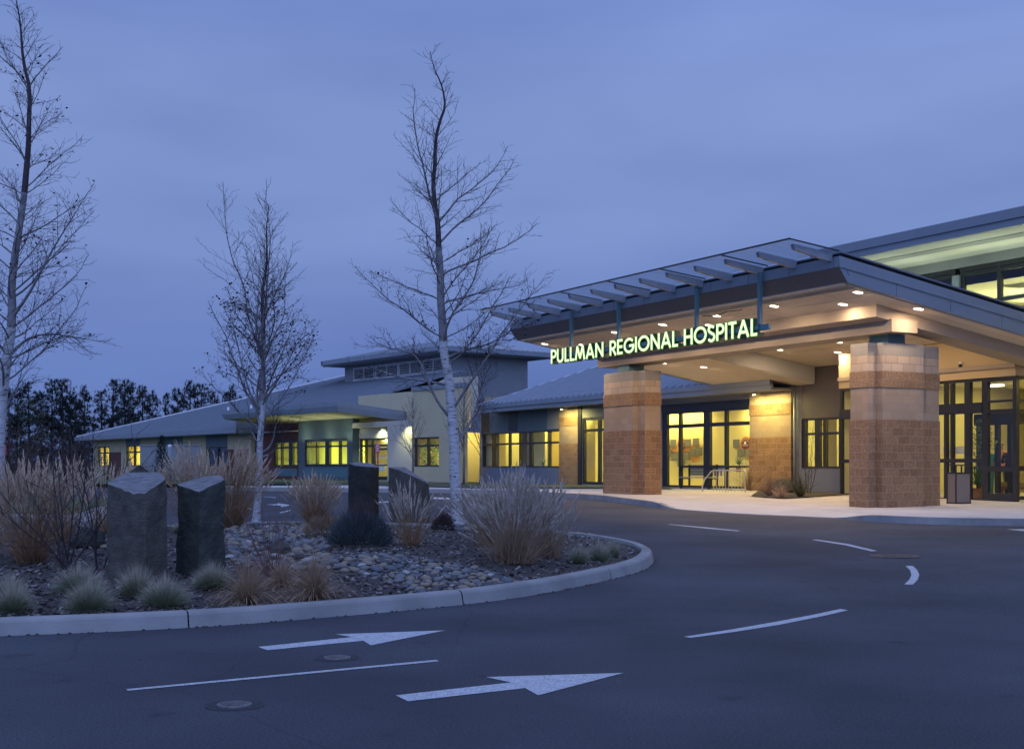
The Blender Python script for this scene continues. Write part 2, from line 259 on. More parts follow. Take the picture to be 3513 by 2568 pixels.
# ---------------------------------------------------------------- mesh helpers
COL = scene.collection
class MB:
    def __init__(s): s.v = []; s.f = []; s.m = []; s.sm = []
    def add(s, vs, fs, mi=0, smooth=False):
        b = len(s.v); s.v += [tuple(p) for p in vs]
        for f in fs: s.f.append([b+i for i in f]); s.m.append(mi); s.sm.append(smooth)
    def box(s, x0, x1, y0, y1, z0, z1, mi=0):
        if x0 > x1: x0, x1 = x1, x0
        if y0 > y1: y0, y1 = y1, y0
        if z0 > z1: z0, z1 = z1, z0
        s.add([(x0, y0, z0), (x1, y0, z0), (x1, y1, z0), (x0, y1, z0), (x0, y0, z1), (x1, y0, z1), (x1, y1, z1), (x0, y1, z1)],
              [(0, 3, 2, 1), (4, 5, 6, 7), (0, 1, 5, 4), (1, 2, 6, 5), (2, 3, 7, 6), (3, 0, 4, 7)], mi)
    def prism(s, poly, z0, z1, mi=0, top=True, bottom=True, mtop=None):
        n = len(poly); s.add([(p[0], p[1], z0) for p in poly]+[(p[0], p[1], z1) for p in poly], [(i, (i+1) % n, (i+1) % n+n, i+n) for i in range(n)], mi)
        b = len(s.v)-2*n
        if top: s.f.append([b+n+i for i in range(n)]); s.m.append(mi if mtop is None else mtop); s.sm.append(False)
        if bottom: s.f.append([b+n-1-i for i in range(n)]); s.m.append(mi); s.sm.append(False)
    def extr(s, prof, x0, x1, mi=0, axis='x'):      # profile of (a,b) swept along an axis
        n = len(prof)
        if axis == 'x': vs = [(x0, a, b) for a, b in prof]+[(x1, a, b) for a, b in prof]
        elif axis == 'y': vs = [(a, x0, b) for a, b in prof]+[(a, x1, b) for a, b in prof]
        s.add(vs, [(i, (i+1) % n, (i+1) % n+n, i+n) for i in range(n)]+[tuple(range(n-1, -1, -1)), tuple(range(n, 2*n))], mi)
    def tube(s, pts, rs, n=6, mi=0, cap=True):
        rings = []; b = len(s.v); up = Vector((0, 0, 1))
        for i, p in enumerate(pts):
            p = Vector(p); a = Vector(pts[max(0, i-1)]); c = Vector(pts[min(len(pts)-1, i+1)]); d = (c-a)
            if d.length < 1e-9: d = Vector((0, 0, 1))
            d.normalize(); u = d.cross(Vector((1, 0, 0)) if abs(d.x) < .8 else Vector((0, 1, 0))).normalized(); w = d.cross(u)
            r = rs[i] if isinstance(rs, (list, tuple)) else rs
            for k in range(n):
                an = 2*math.pi*k/n; s.v.append(tuple(p+u*(r*math.cos(an))+w*(r*math.sin(an))))
        for i in range(len(pts)-1):
            for k in range(n):
                s.f.append([b+i*n+k, b+i*n+(k+1) % n, b+(i+1)*n+(k+1) % n, b+(i+1)*n+k]); s.m.append(mi); s.sm.append(True)
        if cap and n > 2:
            s.f.append([b+k for k in range(n-1, -1, -1)]); s.m.append(mi); s.sm.append(False)
            e_ = b+(len(pts)-1)*n; s.f.append([e_+k for k in range(n)]); s.m.append(mi); s.sm.append(False)
    def blade(s, p, d, L, w, droop=.3, mi=0, seg=3, wdir=None, mtip=None):
        p = Vector(p); d = Vector(d).normalized(); side = d.cross(Vector((0, 0, 1)))
        if side.length < .05: side = Vector((random.random()-.5, random.random()-.5, 0))
        side.normalize()
        ang = random.random()*math.pi if wdir is None else wdir
        side = (side*math.cos(ang)+Vector((0, 0, 1)).cross(side)*math.sin(ang)); b = len(s.v)
        for i in range(seg+1):
            t = i/seg; ww = w*(1-t)**.7*.5 if i < seg else 0
            s.v.append(tuple(p-side*ww))
            if i < seg: s.v.append(tuple(p+side*ww))
            d = (d+Vector((0, 0, -droop/seg))).normalized(); p = p+d*(L/seg)
        for i in range(seg-1):
            a = b+2*i; s.f.append([a, a+1, a+3, a+2]); s.m.append(mi); s.sm.append(False)
        a = b+2*(seg-1); s.f.append([a, a+1, a+2]); s.m.append(mi if mtip is None else mtip); s.sm.append(False)
    def build(s, name, mats, parent=None, frame=GF, origin=None, uv=False, uvz=0.0, smooth=None):
        o3 = Vector(origin) if origin is not None else (Vector(parent['_o']) if parent is not None and '_o' in parent else Vector((0, 0, 0)))
        me = bpy.data.meshes.new(name)
        me.from_pydata([(v[0]-o3[0], v[1]-o3[1], v[2]-o3[2]) for v in s.v], [], s.f)
        if not isinstance(mats, (list, tuple)): mats = [mats]
        for m_ in mats: me.materials.append(M[m_] if isinstance(m_, str) else m_)
        me.polygons.foreach_set('material_index', s.m); me.polygons.foreach_set('use_smooth', [bool(x) if smooth is None else smooth for x in s.sm])
        if uv:
            ul = me.uv_layers.new(name='UVMap').data
            for p in me.polygons:
                nn = p.normal
                for li in p.loop_indices:
                    v = s.v[me.loops[li].vertex_index]
                    if abs(nn.z) > .7: ul[li].uv = (v[0], v[1])
                    elif abs(nn.x) > abs(nn.y): ul[li].uv = (v[1], v[2]-uvz)
                    else: ul[li].uv = (v[0], v[2]-uvz)
        me.update()
        o = bpy.data.objects.new(name, me); COL.objects.link(o)
        if parent is not None: o.parent = parent
        else: o.matrix_world = Matrix.Translation(frame.w(*o3)) @ frame.m
        return o
def thing(name, label, cat, frame=GF, o=(0, 0, 0), group=None):
    e_ = bpy.data.objects.new(name, None); COL.objects.link(e_); e_.empty_display_size = .2
    e_.matrix_world = Matrix.Translation(frame.w(*o)) @ frame.m
    e_['label'] = label; e_['category'] = cat; e_['_o'] = list(o)
    if group: e_['group'] = group
    return e_
def tag(o, label, cat, group=None, kind=None):
    o['label'] = label; o['category'] = cat
    if group: o['group'] = group
    if kind: o['kind'] = kind
    return o
def struct(o): o['kind'] = 'structure'; return o
def lamp(name, kind, parent, frame, pos, energy, color, size=.1, rot=(0, 0, 0), spot=None, o3=None):
    l = bpy.data.lights.new(name, kind); l.energy = energy; l.color = color
    if kind == 'AREA': l.shape = 'DISK'; l.size = size
    elif kind == 'SPOT': l.spot_size = R(spot or 90); l.spot_blend = .6; l.shadow_soft_size = size
    else: l.shadow_soft_size = size
    ob = bpy.data.objects.new(name, l); COL.objects.link(ob)
    if parent is not None: ob.parent = parent; ob.location = Vector(pos)-Vector(parent['_o'])
    else: ob.location = frame.w(*pos)
    ob.rotation_euler = rot; return ob
def sheet(name, pts, zf, mt, cuts=(), grid=None, parent=None, kind=True):
    bm = bmesh.new(); vs = [bm.verts.new((p[0], p[1], 0)) for p in pts]; bm.faces.new(vs)
    ys = [p[1] for p in pts]; xs = [p[0] for p in pts]
    cy = list(cuts)+[13, 28, 40, 55, 86]; cxs = []
    if grid:
        cy += [min(ys)+grid*i for i in range(1, int((max(ys)-min(ys))/grid)+1)]; cxs = [min(xs)+grid*i for i in range(1, int((max(xs)-min(xs))/grid)+1)]
    for y in cy:
        if min(ys) < y < max(ys): bmesh.ops.bisect_plane(bm, geom=bm.verts[:]+bm.edges[:]+bm.faces[:], plane_co=(0, y, 0), plane_no=(0, 1, 0))
    for x in cxs: bmesh.ops.bisect_plane(bm, geom=bm.verts[:]+bm.edges[:]+bm.faces[:], plane_co=(x, 0, 0), plane_no=(1, 0, 0))
    bmesh.ops.triangulate(bm, faces=[f for f in bm.faces if len(f.verts) > 4]); bmesh.ops.recalc_face_normals(bm, faces=bm.faces[:])
    for v in bm.verts: v.co.z = zf(v.co.x, v.co.y)
    for f in bm.faces:
        f.normal_update()
        if f.normal.z < 0: f.normal_flip()
        f.smooth = bool(grid)
    me = bpy.data.meshes.new(name); bm.to_mesh(me); bm.free(); me.materials.append(M[mt])
    o = bpy.data.objects.new(name, me); COL.objects.link(o)
    if kind: struct(o)
    return o
def resample(pts, d):
    out = [Vector(pts[0])]
    for a, b in zip(pts, pts[1:]):
        a, b = Vector(a), Vector(b); n = max(1, int((b-a).length/d))
        for i in range(1, n+1): out.append(a.lerp(b, i/n))
    return out
def smoothpts(pts, it=2):
    for _ in range(it):
        q = [pts[0]]
        for a, b in zip(pts, pts[1:]): q += [a.lerp(b, .25), a.lerp(b, .75)]
        q.append(pts[-1]); pts = q
    return pts
# ================================================================ GROUND
def V(fx, fy): return gp(fx/1.5544, fy/1.5544)          # from full-size photo pixel to a road point
def Vo(fx, fy, off): return gp(fx/1.5544, fy/1.5544, off)
sheet('ground', [(-400, -30), (400, -30), (400, 600), (-400, 600)], lambda x, y: g(y)-.06, 'farground')
sheet('road', [(-60, 1), (60, 1), (60, 52), (20, 58), (-45, 64), (-60, 62)], lambda x, y: g(y), 'asphalt')
# plaza and pavement under the canopy
edge_f = [(3900, 1806), (3513, 1804), (3238, 1800), (3080, 1794), (2987, 1788.6), (2857, 1776.5), (2576, 1765), (2430, 1756), (2288, 1745), (2200, 1733), (2100, 1720), (1990, 1709), (1833, 1700), (1640, 1692), (1300, 1688), (900, 1683), (600, 1682)]
edge = [V(*p) for p in edge_f]
edge = smoothpts(edge, 2)
flush = [V(2857, 1776.5), V(2576, 1765), V(2330, 1748)]
def dseg(p, a, b):
    a, b = Vector((a.x, a.y)), Vector((b.x, b.y)); t = max(0, min(1, (p-a).dot(b-a)/(b-a).length_squared)); return (p-a-(b-a)*t).length
def plaza_z(x, y):
    p = Vector((x, y)); d = min(dseg(p, a, b) for a, b in zip(flush, flush[1:]))
    t = min(1, d/1.7); t = t*t*(3-2*t); return g(y)+.014+.136*t
back = [CF.w(CF.x_at(300/1.5544, 9), 9)] if False else []
pb = [(edge[-1].x, edge[-1].y+3.2), (V(900, 1675).x, edge[-1].y+3.3), (V(1640, 1675).x, 61), (6, 70), (34, 60), (40, 30), (edge[0].x, edge[0].y+.5)]
sheet('pavement', [(p.x, p.y) for p in edge]+pb, plaza_z, 'plaza', grid=.85)
cb = MB()
for a, b in zip(edge, edge[1:]):
    for (p, q, f) in [(a, b, 0)]:
        n = Vector((b.y-a.y, -(b.x-a.x), 0)).normalized()
        if n.y > 0: n = -n
        za, zb = plaza_z(a.x, a.y)+.003, plaza_z(b.x, b.y)+.003
        A0, B0 = a+n*.03, b+n*.03
        cb.add([(A0.x, A0.y, g(a.y)-.03), (B0.x, B0.y, g(b.y)-.03), (b.x+n.x*.01, b.y+n.y*.01, zb), (a.x+n.x*.01, a.y+n.y*.01, za), (b.x-n.x*.16, b.y-n.y*.16, zb), (a.x-n.x*.16, a.y-n.y*.16, za)],
               [(0, 1, 2, 3), (3, 2, 4, 5)], 0, False)
struct(cb.build('kerb', 'concrete'))
# score joints in the pavement
jm = MB()
def joint(a, b, w=.012):
    pts = resample([a, b], .8)
    for p, q in zip(pts, pts[1:]):
        d = (q-p).normalized(); n = Vector((-d.y, d.x, 0))*w
        jm.add([(p.x-n.x, p.y-n.y, plaza_z(p.x, p.y)+.006), (p.x+n.x, p.y+n.y, plaza_z(p.x, p.y)+.006), (q.x+n.x, q.y+n.y, plaza_z(q.x, q.y)+.006), (q.x-n.x, q.y-n.y, plaza_z(q.x, q.y)+.006)], [(0, 1, 2, 3)])
for t in (-1.2, 2.6, 4.6): joint(CF.w(6, t), CF.w(-20, t))
for s in (4, 0.9, -2.6, -6, -9.4, -13, -16, -19): joint(CF.w(s, -1.0 if s > -10 else 0), CF.w(s, 7))
struct(jm.build('pavement_joint', 'iron'))
# ---------------------------------------------------------------- planted island
isl_front = [gp(*p) for p in [(-420, 1425), (-200, 1414), (0, 1403), (240, 1394), (450, 1383), (560, 1375), (779, 1357), (896, 1347), (1098, 1326), (1249, 1301), (1343, 1280), (1413, 1262), (1440, 1247), (1446, 1234)]]
isl_back = [gp(px, py, .15) for px, py in [(1436, 1204), (1413, 1194), (1343, 1181), (1286, 1174), (1200, 1166), (1060, 1158), (900, 1152), (700, 1149), (500, 1151), (300, 1160), (100, 1168), (-150, 1172), (-420, 1176)]]
isl = smoothpts([Vector((p.x, p.y, 0)) for p in isl_front+isl_back], 2)
def inset(P, d):
    out = []
    for i, p in enumerate(P):
        a = P[max(0, i-1)]; b = P[min(len(P)-1, i+1)]; t = (b-a).normalized(); out.append(p+Vector((-t.y, t.x, 0))*d)
    return out
prof = [(0, -.03), (.012, .02), (.035, .115), (.05, .138), (.075, .15), (.19, .15), (.20, .05)]
rings = [inset(isl, d) for d, _ in prof]
dist = 0; seg_pts = []; L0 = 0; nsec = 0
kb = MB(); cum = 0
for i in range(len(isl)-1):
    gap = 0
    cum += (isl[i+1]-isl[i]).length
    P0 = [rings[k][i] for k in range(len(prof))]; P1 = [rings[k][i+1] for k in range(len(prof))]
    if cum > 3.1:
        cum = 0; P1 = [a.lerp(b, 1-.014/max(.02, (b-a).length)) if (b-a).length > .03 else b for a, b in zip(P0, P1)]
    vs = [(p.x, p.y, g(p.y)+prof[k][1]) for k, p in enumerate(P0)]+[(p.x, p.y, g(p.y)+prof[k][1]) for k, p in enumerate(P1)]
    n = len(prof); kb.add(vs, [(k, k+n, k+n+1, k+1) for k in range(n-1)], 0, False)
k_ = kb.build('island_kerb', 'concrete'); struct(k_)
def mound(x, y):
    q = Vector((x, y)); d = min(dseg(q, a, b) for a, b in zip(isl[::3], isl[3::3]))
    m_ = min(1, d/2.6)
    return g(y)+.10+.16*m_*m_*(3-2*m_)+.025*noise.noise(Vector((x*1.3, y*1.3, 0)))+.012*noise.noise(Vector((x*6, y*6, 3)))
inn = inset(isl, .195)
_mc = {}
def mz(x, y):
    k = (round(x*10), round(y*10))
    if k not in _mc: _mc[k] = mound(x, y)
    return _mc[k]
sheet('island_soil', [(p.x, p.y) for p in inn], mound, 'mulch', grid=.33)
def ip(px, py, extra=.22):      # point on the island surface seen at plan pixel
    Y = gp(px, py, extra).y
    for _ in range(12):
        x = (px-CX)/FV*Y; z = mz(x, Y); Y = .6*Y+.4*FV*(1.5-z)/(py-HZ)
    x = (px-CX)/FV*Y; return Vector((x, Y, mz(x, Y)))
# grime line at the foot of the kerb
gm = MB(); random.seed(3)
for p in resample(isl[:len(isl)//2], .05):
    if random.random() < .5:
        r = random.uniform(.006, .022); x, y = p.x+random.uniform(-.02, .02), p.y-random.uniform(.0, .05)
        gm.add([(x-r, y-r, g(y)+.002), (x+r, y-r*.6, g(y)+.002), (x+r*.8, y+r, g(y)+.004), (x-r*.7, y+r, g(y)+.003), (x, y, g(y)+r*.9)], [(0, 1, 4), (1, 2, 4), (2, 3, 4), (3, 0, 4)])
o = gm.build('gutter_debris', 'mulch'); o['kind'] = 'stuff'; tag(o, 'dark leaf litter gathered at the foot of the island kerb', 'debris')
# ---------------------------------------------------------------- lawns and beds
lawn_z = lambda x, y: g(y)+.17
lp = [gp(*p, .15) for p in [(-500, 1150), (-200, 1142), (0, 1137), (60, 1141), (130, 1149), (205, 1151), (262, 1142), (300, 1125), (285, 1108), (200, 1100), (0, 1098), (-500, 1098)]]
lps = smoothpts([Vector((p.x, p.y, 0)) for p in lp[:-2]], 2)+[Vector((lp[-2].x, lp[-2].y, 0)), Vector((lp[-1].x, lp[-1].y, 0))]
sheet('traffic_island_walk', [(p.x, p.y) for p in lps], lambda x, y: g(y)+.15, 'concrete', grid=1.5)
lpi = [gp(*p, .15) for p in [(-500, 1143), (-200, 1135), (0, 1131), (90, 1135), (150, 1136), (190, 1127), (232, 1114), (250, 1106), (200, 1101), (0, 1099), (-500, 1099)]]
sheet('lawn', [(p.x, p.y) for p in lpi], lawn_z, 'grassground', grid=1.5)
wb = MB()
for a, b in zip(lps, lps[1:]): wb.add([(a.x, a.y, g(a.y)-.02), (b.x, b.y, g(b.y)-.02), (b.x, b.y, g(b.y)+.152), (a.x, a.y, g(a.y)+.152)], [(0, 1, 2, 3)])
struct(wb.build('traffic_island_kerb', 'concrete'))
Wp = lambda x, t: CF.w(x, t)
def cpoly(pts): return [(CF.w(x, t).x, CF.w(x, t).y) for x, t in pts]
XA = lambda fx, t: CF.x_at(fx/1.5544, t)
sheet('planting_bed', [(Vo(1000, 1674, .15).x, 60.5), (Vo(1640, 1675, .15).x, Vo(1640, 1675, .15).y), (Vo(2050, 1674, .15).x, Vo(2050, 1676, .15).y), (Vo(2290, 1674, .15).x, Vo(2290, 1678, .15).y), cpoly([(XA(2290, 7.5), 7.5)])[0], cpoly([(-36, 7.6)])[0], (-3, 72), (-26, 88)],
      lambda x, y: plaza_z(x, y)+.035, 'yard', grid=2)
b2 = [Vo(2577, 1703.6, .15), Vo(2693, 1711, .15), Vo(2818, 1703, .15)]
sheet('gravel_bed', [(p.x, p.y) for p in b2]+cpoly([(-7.3, 7.4), (-13, 7.4)]), lambda x, y: plaza_z(x, y)+.03, 'mulch', grid=1)
sheet('front_lawn', [(V(900, 1675).x, 62), (-9, 62), (-6, 69), (-14, 76), (-45, 112), (-70, 100), (-45, 62)], lambda x, y: g(y)+.16, 'grassground', grid=4)
# ---------------------------------------------------------------- road markings
random.seed(11)
def marking(name, pts, label, cat, off=.004, mt='paint', group=None):
    P = [V(*p) for p in pts]; c = sum(P, Vector())/len(P)
    bm = bmesh.new(); vs = [bm.verts.new((p.x-c.x, p.y-c.y, 0)) for p in P]; f = bm.faces.new(vs); f.normal_update(); bmesh.ops.triangulate(bm, faces=[f])
    for y in (13, 28, 40): bmesh.ops.bisect_plane(bm, geom=bm.verts[:]+bm.edges[:]+bm.faces[:], plane_co=(0, y-c.y, 0), plane_no=(0, 1, 0))
    for v in bm.verts: v.co.z = g(v.co.y+c.y)+off-c.z
    [f.normal_update() for f in bm.faces]; [f.normal_flip() for f in bm.faces if f.normal.z < 0]
    me = bpy.data.meshes.new(name); bm.to_mesh(me); bm.free(); me.materials.append(M[mt]); o = bpy.data.objects.new(name, me); COL.objects.link(o); o.location = c
    return tag(o, label, cat, group)
z6 = lambda x, y: (300+x*.885, 2000+y*.885)
z8 = lambda x, y: (2000+x*.6695, 1650+y*.6695)
zc = lambda x, y: (400+x*.466, 1540+y*.466)
marking('painted_arrow', [z6(*p) for p in [(662, 247), (698, 260), (1070, 223), (1098, 241), (1387, 183), (962, 198), (1028, 209)]], 'white painted arrow nearer the island kerb, pointing right', 'road arrow')
marking('painted_arrow', [z6(*p) for p in [(1195, 435), (1243, 458), (1697, 407), (1747, 435), (2078, 348), (1545, 364), (1642, 385)]], 'largest white painted arrow, in the near lane at the bottom of the photo', 'road arrow')
marking('lane_line', [z6(*p) for p in [(150, 411), (1352, 297), (1362, 303), (158, 417)]], 'long straight white lane line between the two painted arrows', 'lane line')
marking('lane_line', [z8(*p) for p in [(518, 797), (552, 803), (780, 772), (1000, 737), (1200, 697), (1358, 661), (1318, 655), (1180, 684), (980, 722), (760, 760)]], 'slightly curved white lane line in the middle of the near road', 'lane line')
marking('lane_line', [z8(*p) for p in [(1652, 434), (1675, 455), (1683, 480), (1672, 505), (1646, 529), (1690, 530), (1715, 505), (1723, 478), (1712, 455), (1690, 434)]], 'short curved white mark below the brown manhole cover', 'lane line')
marking('lane_line', [z8(*p) for p in [(430, 221), (450, 221), (640, 237), (810, 254), (790, 256), (620, 241)]], 'thin white line on the road before the far stone pier', 'lane line')
marking('lane_line', [z8(*p) for p in [(1170, 300), (1200, 299), (1360, 322), (1508, 357), (1478, 359), (1340, 327)]], 'thin curved white line just left of the brown manhole cover', 'lane line')
marking('lane_line', [z8(*p) for p in [(2170, 247), (2330, 245), (2330, 262)]], 'white mark at the right edge of the photo beside the pavement kerb', 'lane line')
marking('painted_arrow', [zc(*p) for p in [(1100, 408), (1180, 404), (1190, 398), (1283, 412), (1215, 426), (1205, 415)]], 'small far white arrow on the road behind the middle birch', 'road arrow')
marking('lane_line', [zc(*p) for p in [(1080, 350), (1090, 349), (1178, 356), (1170, 359)]], 'thin far white line on the road above the small far arrow', 'lane line')
marking('lane_line', [zc(*p) for p in [(1198, 466), (1275, 449), (1288, 452), (1208, 470)]], 'short slanted white mark on the road below the small far arrow', 'lane line')
marking('lane_line', [zc(*p) for p in [(940, 425), (985, 436), (1000, 446), (960, 440)]], 'short white mark on the road left of the middle birch trunk', 'lane line')
marking('lane_line', [(1290, 1721), (1330, 1719), (1335, 1722), (1295, 1725)], 'short far white line on the road between the two dark standing stones', 'lane line')
marking('lane_line', [(1476, 1704), (1540, 1707), (1545, 1712), (1478, 1711)], 'far white line on the road between the slanted stone and the tall birch', 'lane line')
def manhole(fx, fy, r, label, mt):
    c = V(fx, fy); t = thing('manhole_cover', label, 'manhole cover', GF, (c.x, c.y, c.z))
    m_ = MB(); n = 40
    ring = [(c.x+math.cos(a)*rr, c.y+math.sin(a)*rr, c.z+h) for rr, h in ((r, .003), (r*.985, .012), (r*.9, .012)) for a in [2*math.pi*i/n for i in range(n)]]
    m_.add(ring, [(k*n+i, k*n+(i+1) % n, (k+1)*n+(i+1) % n, (k+1)*n+i) for k in range(2) for i in range(n)]); m_.build('rim', mt, t)
    l = MB(); l.add([(c.x+math.cos(a)*r*.885, c.y+math.sin(a)*r*.885, c.z+.010) for a in [2*math.pi*i/n for i in range(n)]], [tuple(range(n))])
    for i in range(-4, 5):
        for j in range(-4, 5):
            if i*i+j*j < 17 and (i, j) != (0, 0):
                x, y = c.x+i*r*.18, c.y+j*r*.18; w = r*.055; l.box(x-w, x+w, y-w, y+w, c.z+.011, c.z+.017)
    l.box(c.x-r*.07, c.x+r*.07, c.y-r*.07, c.y+r*.07, c.z+.011, c.z+.019)
    l.build('lid', mt, t)
    # older patched tar around it
    p = MB(); n2 = 30
    p.add([(c.x+math.cos(a)*r*(1.75+.35*noise.noise(Vector((math.cos(a)*2, math.sin(a)*2, fx)))), c.y+math.sin(a)*r*(1.75+.35*noise.noise(Vector((math.sin(a)*3, math.cos(a)*2, fx)))), g(c.y)+.0025) for a in [2*math.pi*i/n2 for i in range(n2)]], [tuple(range(n2))])
    if mt == 'iron': p.build('tar_collar', 'asphaltdark', t)
M['asphaltdark'] = mat('asphalt_patch', (.018, .019, .021), (.060, .062, .066), sc=50, rough=.9, bump=.8, bsc=60)
manhole(1157, 2256, .106, 'small round iron cover between the first painted arrow and the lane line', 'iron')
manhole(805, 2418, .110, 'small round iron cover below the long lane line, nearest the bottom of the photo', 'iron')
manhole(3069, 1907, .37, 'large brownish round cover on the road before the near stone pier', 'iron_rust')
# ================================================================ COLUMNS AND CANOPY
def cross(x0, x1, y0, y1, nx, ny, e=0, nyb=None):   # plus-shaped plan with corner notches
    a, b, c, d = x0-e, x1+e, y0-e, y1+e; xi0, xi1, yi0, yi1 = x0+nx-e, x1-nx+e, y0+ny-e, y1-(nyb or ny)+e
    return [(xi0, c), (xi1, c), (xi1, yi0), (b, yi0), (b, yi1), (xi1, yi1), (xi1, d), (xi0, d), (xi0, yi1), (a, yi1), (a, yi0), (xi0, yi0)]
def stone_pier(label, x0, x1, y0, y1, nx, ny, zb, nyb=None):
    t = thing('stone_pier', label, 'stone pier', CF, ((x0+x1)/2, (y0+y1)/2, zb)); T = 4.56
    def band(nm, z0, z1, mt, e): m_ = MB(); m_.prism(cross(x0, x1, y0, y1, nx, ny, e, nyb), z0, z1); m_.build(nm, mt, t, uv=True, uvz=4.26)
    band('base_course', zb-.15, 2.66, 'split2', .022)
    band('lower_course', 2.66, 3.46, 'pink', 0); band('upper_course', 3.46, 3.86, 'split', .018)
    band('tan_course', 3.86, 4.26, 'tan', 0); band('capstone', 4.26, T, 'cap', .0)
    m_ = MB(); yb = min((y0+y1)/2, .98); m_.box((x0+x1)/2-.33, (x0+x1)/2+.3, yb-.32, yb+.28, T, 4.803); m_.build('bearing_block', 'teal', t)
stone_pier('near stone block pier under the right end of the canopy beam', -.8, .2, 0, 2.45, .2, .3, .46, .75)
stone_pier('far stone block pier under the left end of the canopy beam', -12.56, -10.16, .2, 1.2, .4, .2, .60)
can = thing('entrance_canopy', 'large grey porte-cochere canopy with lit beige underside at the hospital entrance', 'canopy', CF, (-6.4, 2.5, 5.4))
zp = lambda t: 5.43-.152*t
def slab(mb, x0, x1, t0, t1, o0, o1, mi=0, mis=None):
    mb.add([(x0, t0, zp(t0)+o0), (x1, t0, zp(t0)+o0), (x1, t1, zp(t1)+o0), (x0, t1, zp(t1)+o0), (x0, t0, zp(t0)+o1), (x1, t0, zp(t0)+o1), (x1, t1, zp(t1)+o1), (x0, t1, zp(t1)+o1)],
           [(0, 3, 2, 1), (4, 5, 6, 7), (0, 1, 5, 4), (1, 2, 6, 5), (2, 3, 7, 6), (3, 0, 4, 7)], mi)
TB = 7.28
m_ = MB(); slab(m_, -14.1, 1.2, -1.92, -.14, 0, .45); slab(m_, .43, 1.2, -.14, TB, 0, .45); slab(m_, -14.1, -12.8, -.14, 1.25, 0, .45); m_.build('outer_soffit', 'soffit', can)
m_ = MB(); slab(m_, -14.1, -10.0, 1.25, TB, 0, .6); m_.build('bulkhead', 'bulk2', can) if 'bulk2' in M else m_.build('bulkhead', 'soffit', can)
m_ = MB(); slab(m_, -9.998, -9.96, 1.26, TB, .03, .59); m_.build('bulkhead_panel', 'bulk', can)
m_ = MB(); slab(m_, -12.8, .43, -.14, 1.25, -.30, .45); slab(m_, -.3, .43, 1.25, TB, -.30, .45); m_.build('ring_beam', 'beam', can)
m_ = MB(); slab(m_, -9.96, -.3, 1.25, TB, .58, .66); m_.build('inner_soffit', 'soffit', can)
m_ = MB(); m_.box(-12.8, .5, .3, 1.17, 4.803, 5.12); m_.build('main_beam', 'beam', can)
m_ = MB(); slab(m_, -14.25, 1.33, -2.1, TB+1.5, .662, .70); m_.build('roof_deck', 'roof', can)
# fascia: front upper band, raked lower band, side band
m_ = MB(); zt = lambda t: zp(t)+.565
m_.add([(-14.3, -2.2, 6.08), (1.35, -2.2, 6.08), (1.35, -2.2, 6.33), (-14.3, -2.2, 6.33), (-14.3, -2.08, 6.33), (1.35, -2.08, 6.33), (1.35, -1.9, 5.90), (-14.3, -1.9, 5.90)], [(0, 1, 2, 3), (3, 2, 5, 4), (4, 5, 6, 7)])
m_.add([(1.36, -2.2, 6.08), (1.36, -2.21, 6.335), (1.36, TB, zt(TB)), (1.36, TB, zt(TB)-.22), (1.23, -2.2, 6.335), (1.23, TB, zt(TB))], [(0, 3, 2, 1), (1, 2, 5, 4)])
m_.add([(1.335, -2.2, 6.10), (1.335, TB, zt(TB)-.20), (1.335, TB, zp(TB)-.02), (1.335, -1.94, 5.75), (1.20, TB, zp(TB)-.02), (1.20, -1.94, 5.75), (1.20, -1.94, 6.2), (1.2, TB, zt(TB))], [(0, 3, 2, 1), (3, 5, 4, 2), (5, 6, 7, 4)])
m_.add([(-14.32, -2.2, 6.33), (-14.32, -2.2, 6.08), (-14.32, -1.94, 5.75), (-14.32, TB, zp(TB)-.02), (-14.32, TB, zt(TB)), (-14.12, -1.94, 5.75), (-14.12, TB, zp(TB)-.02)], [(0, 1, 2, 3, 4), (2, 5, 6, 3)])
m_.build('fascia', 'fascia', can)
m_ = MB(); m_.add([(-14.31, -2.195, 6.075), (1.34, -2.195, 6.075), (1.34, -1.94, 5.76), (-14.31, -1.94, 5.76), (1.2, -1.80, 5.70), (-14.1, -1.80, 5.70), (1.2, -1.78, 5.9), (-14.1, -1.78, 5.9)], [(0, 3, 2, 1), (3, 5, 4, 2), (5, 7, 6, 4)]); m_.build('raked_fascia', 'fascia2', can)
m_ = MB()
for k, tt in enumerate((-1.74, -1.66, -1.58)): slab(m_, -14.05, 1.15, tt, tt+.035, -.022, .01)
m_.build('soffit_vent', 'steel', can)
m_ = MB()
for x in [-12.6+1.53*i for i in range(10)]: m_.box(x-.004, x+.004, -2.204, -2.19, 6.085, 6.33)
for t_ in (-.4, 1.4, 3.2, 5.0): m_.add([(1.337, t_, zt(t_)-.24), (1.337, t_+.012, zt(t_)-.24), (1.337, t_+.012, zp(t_)+.02), (1.337, t_, zp(t_)+.02)], [(0, 1, 2, 3)])
m_.build('fascia_joint', 'dark', can)
m_ = MB()
for x in (-12, -9, -6, -3, 0): slab(m_, x-.006, x+.006, -1.5, -.15, -.003, .01)
slab(m_, -14, 1.15, -.86, -.848, -.003, .01)
for x in (-7.5, -5, -2.5): slab(m_, x-.006, x+.006, 1.26, TB, .576, .59)
for t_ in (3.2, 5.2): slab(m_, -9.95, -.3, t_, t_+.012, .576, .59)
slab(m_, .81, .822, -.1, TB, -.003, .01)
m_.build('soffit_joint', 'beam', can)
